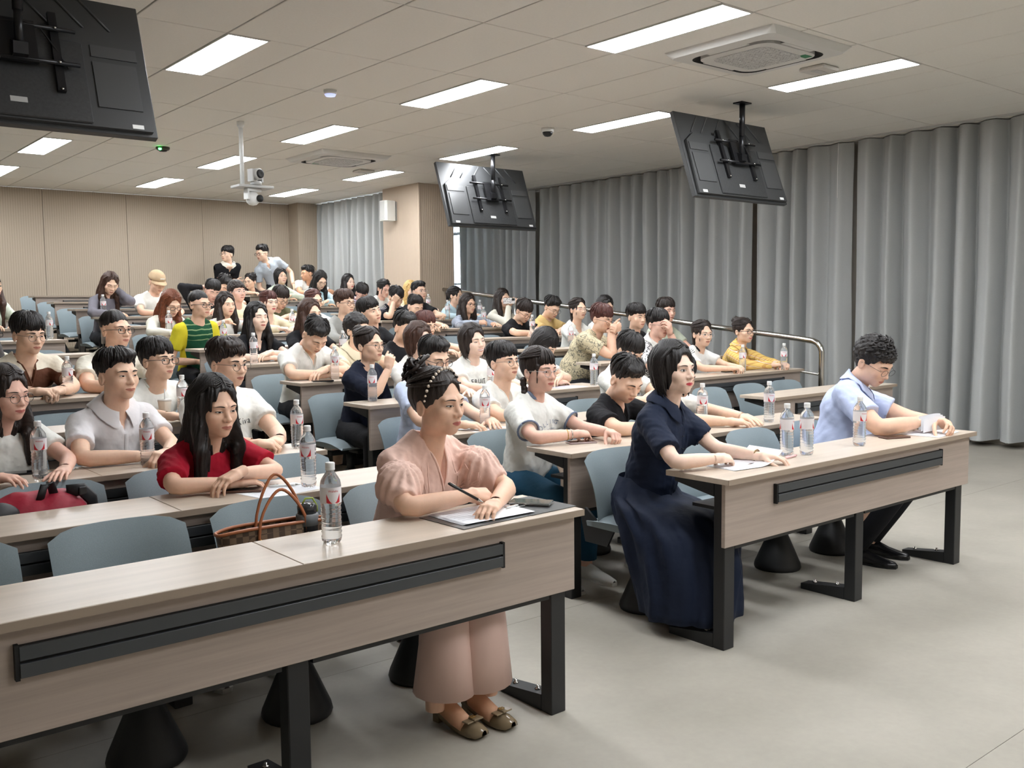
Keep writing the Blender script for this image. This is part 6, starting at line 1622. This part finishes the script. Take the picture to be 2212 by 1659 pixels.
bottle('water bottle between the two girls at the right block\'s fourth row', 1604, 803, 4, .8)
bottle('rightmost water bottle of the back rows, near the handrail end', 1693, 799, 4, .0)
bottle('water bottle beside the folded glasses on the second-row desk', 1661, 912, 2, .5)
bottle('water bottle behind the navy-dressed woman\'s shoulder', 1517, 918, 2, .2)
bottle('left one of the two water bottles side by side on the front right desk', 1699, 985, 1, 1.45)
bottle('right one of the two water bottles side by side on the front right desk', 1742, 983, 1, 1.6)
bottle('water bottle before the pale blue shirt man', 1856, 963, 1, .75)

def on_desk(u, v, row, dz=0.0):
    p = atz(u, v, rowF(row)+.757+dz); p[1] = min(max(p[1], rowY(row)+.02), rowY(row)+.33); return p
SCR = mat('phone_screen', (18, 19, 22), .08); PHB = mat('phone_black', (26, 26, 28), .3)
def phone(label, u, v, row, rz, frame=PHB, screen=SCR, z=0.0, L_=.155, Wd=.074):
    p = on_desk(u, v, row); t = thing('smartphone', label, 'phone', (p[0], p[1], rowF(row)+.7575+z), rz)
    obj('phone_body', MB().box(-L_/2, L_/2, -Wd/2, Wd/2, 0, .009, bev=.002), t, mats=frame)
    obj('screen', MB().box(-L_/2+.004, L_/2-.004, -Wd/2+.004, Wd/2-.004, .009, .0096), t, mats=screen); return t
BRC = mat('brown_case', (92, 62, 50), .5); SILV = mat('silver_frame', (190, 192, 190), .2, .8)
phone('black phone in brown case on the desk before the pale blue shirt man', 1932, 946, 1, -.35, BRC)
phone('silver-framed phone lying on the black folder', 1147, 1091, 1, -.95, SILV, mat('screen_painted_reflection', (96, 104, 98), .08), z=.006)  # reflection painted into the screen as a flat grey-green colour
phone('phone in a brown case before the crimson t-shirt girl', 524, 1062, 2, -.55, BRC, z=.001)
phone('phone in a clear case touched by the ringer t-shirt girl', 1256, 957, 2, -.4, mat('clear_case', (178, 160, 160), .2))
phone('dark phone under the hand of the girl at the left edge, third row', 48, 1024, 3, -.3)
phone('black phone beside the hands of the smiling white shirt man', 352, 1000, 3, -.5)
phone('black phone beside the folded arms of the bowed white t-shirt man', 697, 824, 5, -.3)
phone('black phone before the white t-shirt girl with the black neckband', 1577, 804, 4, -.2)
phone('black phone under the hands of the brown-striped t-shirt man', 86, 857, 5, -.2)
phone('mint green phone on the fourth-row desk behind the pink blouse woman', 898, 866, 4, -.3, mat('mint_case', (176, 204, 200), .4), mat('mint_back', (176, 204, 200), .4))
# the phone held up for a photograph
PC = mat('case_print', (228, 226, 224), .4, build=lambda nt, b, c: (lambda v, r, mx: (nt.links.new(coords(nt, (1, 1, 1)), v.inputs[0]), nt.links.new(v.outputs[0], r.inputs[0]), nt.links.new(r.outputs[0], mx.inputs[0]), nt.links.new(mx.outputs[2], b.inputs['Base Color'])))(N(nt, 'ShaderNodeTexVoronoi', i_2=70.0), N(nt, 'ShaderNodeMath', operation='LESS_THAN', i_1=.33), N(nt, 'ShaderNodeMix', data_type='RGBA', i_6=lin((226, 224, 222)), i_7=lin((60, 60, 64)))))
p = aty(1100, 650, rowY(8)+.26); t = thing('smartphone', 'phone in a black-and-white patterned case held up for taking a photograph', 'phone', tuple(p), -.72)
obj('phone_body', MB().box(-.078, .078, -.005, .005, -.037, .037, bev=.003), t, mats=PC)
obj('camera_bump', MB().box(.035, .070, -.0075, -.005, .002, .034), t, mats=PHB)

# papers, folder, pens
def sheet(name, label, cat, u, v, row, w_, h_, rz, n=1, curl=0.0, z=0.0, m=PAPER, lines=True, group=None):
    p = on_desk(u, v, row); t = thing(name, label, cat, (p[0], p[1], rowF(row)+.7575+z), rz, group)
    for k in range(n):
        nx = 10; P_ = np.zeros((2, nx, 3)); 
        for j in range(2):
            for i in range(nx):
                f_ = i/(nx-1); P_[j, i] = ((f_-.5)*w_+.004*k, (j-.5)*h_-.003*k, .0006+.0012*k+curl*max(0, f_-.55)**2*(1+.2*k))
        m_ = MB().grid(P_[::-1] if False else P_); Q = P_[:, ::-1].copy(); Q[:, :, 2] -= .0004; m_.grid(Q)
        so_ = obj('sheet', m_, t, mats=m)
        if k == n-1 and lines:
            lm_ = MB()
            for r_ in range(7):
                y_ = h_*.36-r_*h_*.11; P2 = np.array([[(-w_*.4, y_, .0012+.0012*k), (w_*.02*(5-r_ % 3), y_, .0012+.0012*k)], [(-w_*.4, y_+.003, .0012+.0012*k), (w_*.02*(5-r_ % 3), y_+.003, .0012+.0012*k)]]); lm_.grid(P2)
            obj('printed_lines', lm_, so_, mats=mat('faint_ink', (176, 178, 186), .8))
    return t
FOLD_ = mat('folder_black', (66, 68, 68), .35)
p = on_desk(1120, 1105, 1)
t = thing('document_folder', 'open black folder lying under the papers on the front left desk', 'folder', (p[0]-.02, rowY(1)+.165, .7575), .05)
obj('back_cover', MB().box(-.30, .0, -.125, .12, 0, .002), t, mats=FOLD_); obj('front_cover', MB().box(.002, .225, -.13, .12, 0, .0025), t, mats=FOLD_)
obj('clip', MB().box(-.03, .03, .02, .035, .003, .012, bev=.002).tube([(-.04, .012, .006), (.05, .010, .006)], .003, 6), t, (.03, -.02, 0), mats=SILV)
sheet('paper_stack', 'white printed papers the pink-bloused woman writes on', 'papers', 1035, 1112, 1, .30, .21, .0, n=4, z=.003)
sheet('paper_stack', 'white papers with a curled page before the navy-dressed woman', 'papers', 1600, 1004, 1, .30, .20, -.1, n=3, curl=.22)
sheet('paper_sheet', 'white papers lying flat at the right end of the front right desk', 'papers', 2010, 936, 1, .30, .20, .12, n=2)
sheet('paper_sheet', 'white sheet beside the phone of the crimson t-shirt girl', 'papers', 605, 1060, 2, .29, .20, .2, n=1)
sheet('paper_sheet', 'white sheet under the bottle on the third-row middle desk', 'papers', 1040, 925, 3, .28, .2, .1)
sheet('paper_sheet', 'lilac-white sheet on the fourth-row desk left of a bottle', 'papers', 1225, 836, 4, .29, .19, .05, m=mat('lilac_paper', (222, 220, 238), .7))
sheet('notepad', 'small blue printed pad in front of the beige t-shirt man', 'notepad', 885, 770, 6, .16, .1, .0, m=mat('blue_print_paper', (186, 198, 228), .7))
sheet('paper_sheet', 'orange-tinted card on the right end of the fourth-row desk beside a girl\'s hand', 'papers', 1540, 808, 4, .12, .07, .1, m=mat('peach_paper', (232, 200, 176), .7), lines=False)
p = aty(2018, 920, rowY(1)+.12)
t = thing('held_papers', 'curled white papers in the hands of the pale blue shirt man', 'papers', tuple(p), -.35)
for k in range(3):
    P_ = np.array([[(-.075+.15*i/7, .03*k*.2-.02*math.sin(i/7*PI)+.012*k, -.035+.075*j+.015*math.sin(i/7*2.4)+.006*k) for i in range(8)] for j in range(2)]); m_ = MB().grid(P_); Q = P_[:, ::-1].copy(); Q[:, :, 1] += .0006; m_.grid(Q); obj('sheet', m_, t, mats=PAPER)
def pen(label, a, b, m1, m2=CHROME, r=.0048):
    a = np.array(a); b = np.array(b); t = thing('pen', label, 'pen', tuple(a)); d = b-a
    obj('barrel', MB().tube([d*0, d*.06, d*.82], [r*.7, r, r], 10), t, mats=m1); obj('tip', MB().tube([d*.82, d*.93, d], [r, r*.5, .0008], 10), t, mats=m2)
    obj('clip', MB().tube([d*.04+[0, 0, r*1.3], d*.3+[0, 0, r*1.3]], .0012, 5), t, mats=m2); return t
wa = bpy.data.objects['person']
q1 = aty(968, 1044, rowY(1)+.18); q2 = aty(1047, 1087, rowY(1)+.12)
pen('black ballpoint pen in the hand of the pink-bloused woman', q1, q2, PHB)
q1 = aty(1668, 997, rowY(1)+.16); q2 = aty(1612, 1004, rowY(1)+.17); pen('dark pen in the hand of the navy-dressed woman', q1, q2, PHB)
q = on_desk(1705, 988, 1); pen('pale pink highlighter lying beside the two bottles', (q[0]-.06, q[1]-.02, .764), (q[0]+.05, q[1]-.01, .764), mat('pink_pen', (238, 196, 196), .4), mat('pink_cap', (236, 180, 184), .4), .006)
q = on_desk(612, 1053, 2); pen('white pen on the sheet before the crimson t-shirt girl', (q[0]-.05, q[1]+.03, .764), (q[0]+.07, q[1]-.02, .764), WHITEP)
# folded spectacles on the second-row desk
p = on_desk(1572, 920, 2); t = thing('folded_spectacles', 'thin-framed spectacles lying on the second-row desk', 'glasses', (p[0], p[1], .7575), -.3)
m_ = MB()
for sx in (-.033, .033):
    m_.tube([(sx+math.cos(a_)*.026, 0, .022+math.sin(a_)*.020) for a_ in np.linspace(0, 2*PI, 17)], .0014, 6)
m_.tube([(-.008, 0, .026), (.008, 0, .026)], .0014, 6); obj('front_frame', m_, t, mats=mat('glasses_brown', (70, 42, 34), .3))
obj('temple_arm', MB().tube([(-.06, 0, .03), (-.045, .01, .012), (.05, .03, .004)], .0013, 6), t, mats=PHB); obj('temple_arm', MB().tube([(.06, 0, .03), (.045, .015, .014), (-.05, .04, .004)], .0013, 6), t, mats=PHB)
# paper cup with straw
p = on_desk(357, 905, 4); t = thing('paper_cup', 'white paper cup with a straw before the man with black glasses', 'cup', (p[0], p[1], rowF(4)+.758))
obj('cup_body', MB().lathe([(0, .0), (.027, .0), (.038, .10), (.0385, .105), (.0365, .105)], seg=24), t, mats=mat('cup_paper', (226, 222, 212), .6))
obj('lid', MB().lathe([(.0395, .103), (.0395, .112), (.036, .115), (0, .115)], seg=24), t, mats=mat('cup_lid', (214, 212, 206), .3)); obj('straw', MB().tube([(0, 0, .10), (.002, -.004, .175)], .0035, 8), t, mats=WHITEP)
# earphone cable
p = on_desk(118, 1020, 3); t = thing('earphones', 'white earphone cable beside the bottle at the left edge', 'earphones', (p[0], p[1], .7585))
obj('cable', MB().tube([(-.06+.02*k, .018*math.sin(k*1.4), .002) for k in range(8)], .0014, 5), t, mats=WHITEP); obj('ear_bud', MB().lathe([(0, 0), (.006, .003), (.006, .009), (0, .012)], (.08, .0, 0), 10), t, mats=WHITEP)

# handbag on the front-row chair seat
def checker(nt, b, c):
    co = coords(nt, (1, 1, 1)); k = N(nt, 'ShaderNodeTexChecker'); k.inputs[3].default_value = 48; k.inputs[1].default_value = lin((84, 66, 52)); k.inputs[2].default_value = lin((128, 104, 82)); nt.links.new(co, k.inputs[0])
    nt.links.new(k.outputs[0], b.inputs['Base Color'])
TAN = mat('tan_leather', (172, 104, 66), .4); CHK = mat('checked_canvas', (96, 80, 64), .55, build=checker)
def bag(u, v):
    p = aty(u, v, rowY(1)+.52); zt = p[2]; t = thing('handbag', 'brown checked tote bag with tan leather handles standing behind the front left desk', 'handbag', (p[0], p[1], .47), -.05)
    H_ = zt-.47
    G_ = np.zeros((7, 28, 3)); a_ = np.linspace(0, 2*PI, 28, endpoint=False)
    for i in range(7):
        f_ = i/6; w_ = .155+.045*f_; d_ = .065-.025*f_
        G_[i, :, 0] = np.sign(np.cos(a_))*np.abs(np.cos(a_))**.5*w_; G_[i, :, 1] = np.sign(np.sin(a_))*np.abs(np.sin(a_))**.6*d_; G_[i, :, 2] = H_*f_-.006*np.cos(a_*2)*f_
    obj('bag_body', MB().grid(G_[:, ::-1] if False else G_, 0, True, True), t, mats=CHK)
    rim = list(G_[6])+[G_[6][0]]; obj('leather_trim', MB().tube(rim, .006, 6, cap=False), t, mats=TAN)
    obj('bag_base', MB().prism([(x_, y_) for x_, y_ in zip(G_[0, :, 0], G_[0, :, 1])], 2, -.006, .006), t, mats=TAN)
    for (yy, hh, xo, ph) in ((-.045, .125, .015, .0), (.03, .165, .03, .1)):
        pts = [(xo-.085+.0*k, yy, H_-.06+.02*k) for k in range(3)]
        pts += [(xo-.085*math.cos(th)+.02*math.sin(th*2+ph), yy+.015*math.sin(th), H_+.0+hh*math.sin(th)**.75) for th in np.linspace(.12, PI-.12, 14)]
        pts += [(xo+.085, yy, H_-.0-.02*k) for k in range(1, 4)]
        h_ = obj('handle', MB().tube(pts, .0055, 8, ell=(1.0, .7)), t, mats=TAN)
        for sx in (-1, 1): obj('rivet', MB().lathe([(.006, -.002), (.006, .002), (0, .004)], (0, 0, 0), 10).xf(Matrix.Translation((xo+sx*.085, yy-.009, H_-.035))@Matrix.Rotation(PI/2, 4, 'X')), h_, mats=GOLD)
bag(592, 1134)
# thermos with green strap
p = aty(664, 1135, rowY(1)+.50); t = thing('vacuum_flask', 'grey and black drinking flask with a green carrying loop beside the tote bag', 'bottle', (p[0], p[1], .47))
zt = aty(664, 1086, rowY(1)+.50)[2]-.47
obj('flask_body', MB().lathe([(0, 0), (.036, 0), (.038, .01), (.038, zt-.075), (.035, zt-.06)], seg=24), t, mats=PHB)
obj('grey_sleeve', MB().lathe([(.0385, zt-.075), (.0385, zt-.04), (.034, zt-.035)], seg=24), t, mats=mat('flask_grey', (120, 124, 128), .5))
obj('lid', MB().lathe([(.033, zt-.036), (.034, zt-.01), (.026, zt), (0, zt+.001)], seg=24), t, mats=mat('smoky_lid', (52, 54, 56), .12))
obj('loop', MB().tube([(-.02, 0, zt-.005), (-.005, 0, zt+.016), (.022, 0, zt+.014), (.038, 0, zt-.015), (.038, 0, zt-.035)], .0035, 6), t, mats=mat('lime_loop', (150, 170, 60), .5))
# crimson backpack on the second-row seat
REDB = mat('crimson_nylon', (158, 28, 52), .6, build=lambda nt, b, c: noise_color(nt, b, c, (1, 1, 1), .9, 1.06, 3, 14, bump=.3, dist=.01)); BLN = mat('black_nylon', (30, 30, 33), .6)
p = aty(62, 1112, rowY(2)+.5); t = thing('backpack', 'crimson and black backpack lying on the second-row seat at the left edge', 'bag', (p[0], p[1], .47), .1)
top_ = p[2]-.47+.09
V_, F_ = surfnet(lambda X, Y, Z: smin(ell(X, Y, Z, (0, 0, top_*.45), (.24, .13, top_*.55)), ell(X, Y, Z, (.09, -.03, top_*.55), (.13, .11, top_*.45)), .03)+.006*wob(X, Y, Z, 3, 22), (-.28, -.18, -.03), (.28, .18, top_+.1), .012)
obj('bag_body', tri_mesh('bag_body', V_, F_, REDB), t)
V_, F_ = surfnet(lambda X, Y, Z: ell(X, Y, Z, (-.13, -.075, top_*.80), (.075, .05, top_*.16))+.003*wob(X, Y, Z, 5, 30), (-.24, -.16, .0), (.06, .06, top_+.1), .01)
obj('side_pocket', tri_mesh('side_pocket', V_, F_, BLN), t)
obj('carry_loop', MB().tube([(.02, -.07, top_*.92), (.035, -.075, top_+.025), (.06, -.07, top_+.03), (.075, -.06, top_*.95)], .010, 8, ell=(1.6, .5)), t, mats=BLN)
obj('shoulder_strap', MB().tube([(.12, -.06, top_*.97), (.17, -.08, top_*.98), (.21, -.07, top_*.85), (.23, -.04, top_*.6)], .016, 8, ell=(1.6, .5)), t, mats=BLN)
obj('strap_buckle', MB().box(.15, .18, -.11, -.095, top_*.93, top_*1.02, bev=.003), t, mats=PHB)
# turquoise bag on the floor of the third row
p = np.array([aty(735, 1003, rowY(3)+.62)[0], rowY(3)+.62, .0]); t = thing('fabric_bag', 'turquoise patterned bag on the floor beside the third-row chair', 'bag', (p[0], p[1], 0))
V_, F_ = surfnet(lambda X, Y, Z: ell(X, Y, Z, (0, 0, .13), (.13, .09, .15))+.01*wob(X, Y, Z, 6, 26), (-.17, -.13, -.04), (.17, .13, .32), .012)
obj('bag_body', tri_mesh('bag_body', V_, F_, mat('turquoise_cloth', (48, 140, 158), .7, build=lambda nt, b, c: noise_color(nt, b, c, (1, 1, 1), .7, 1.2, 3, 26))), t)
obj('bag_handle', MB().tube([(-.05, 0, .24), (-.03, 0, .33), (.03, 0, .33), (.05, 0, .24)], .006, 6), t, mats=mat('turquoise_strap', (40, 120, 140), .7))
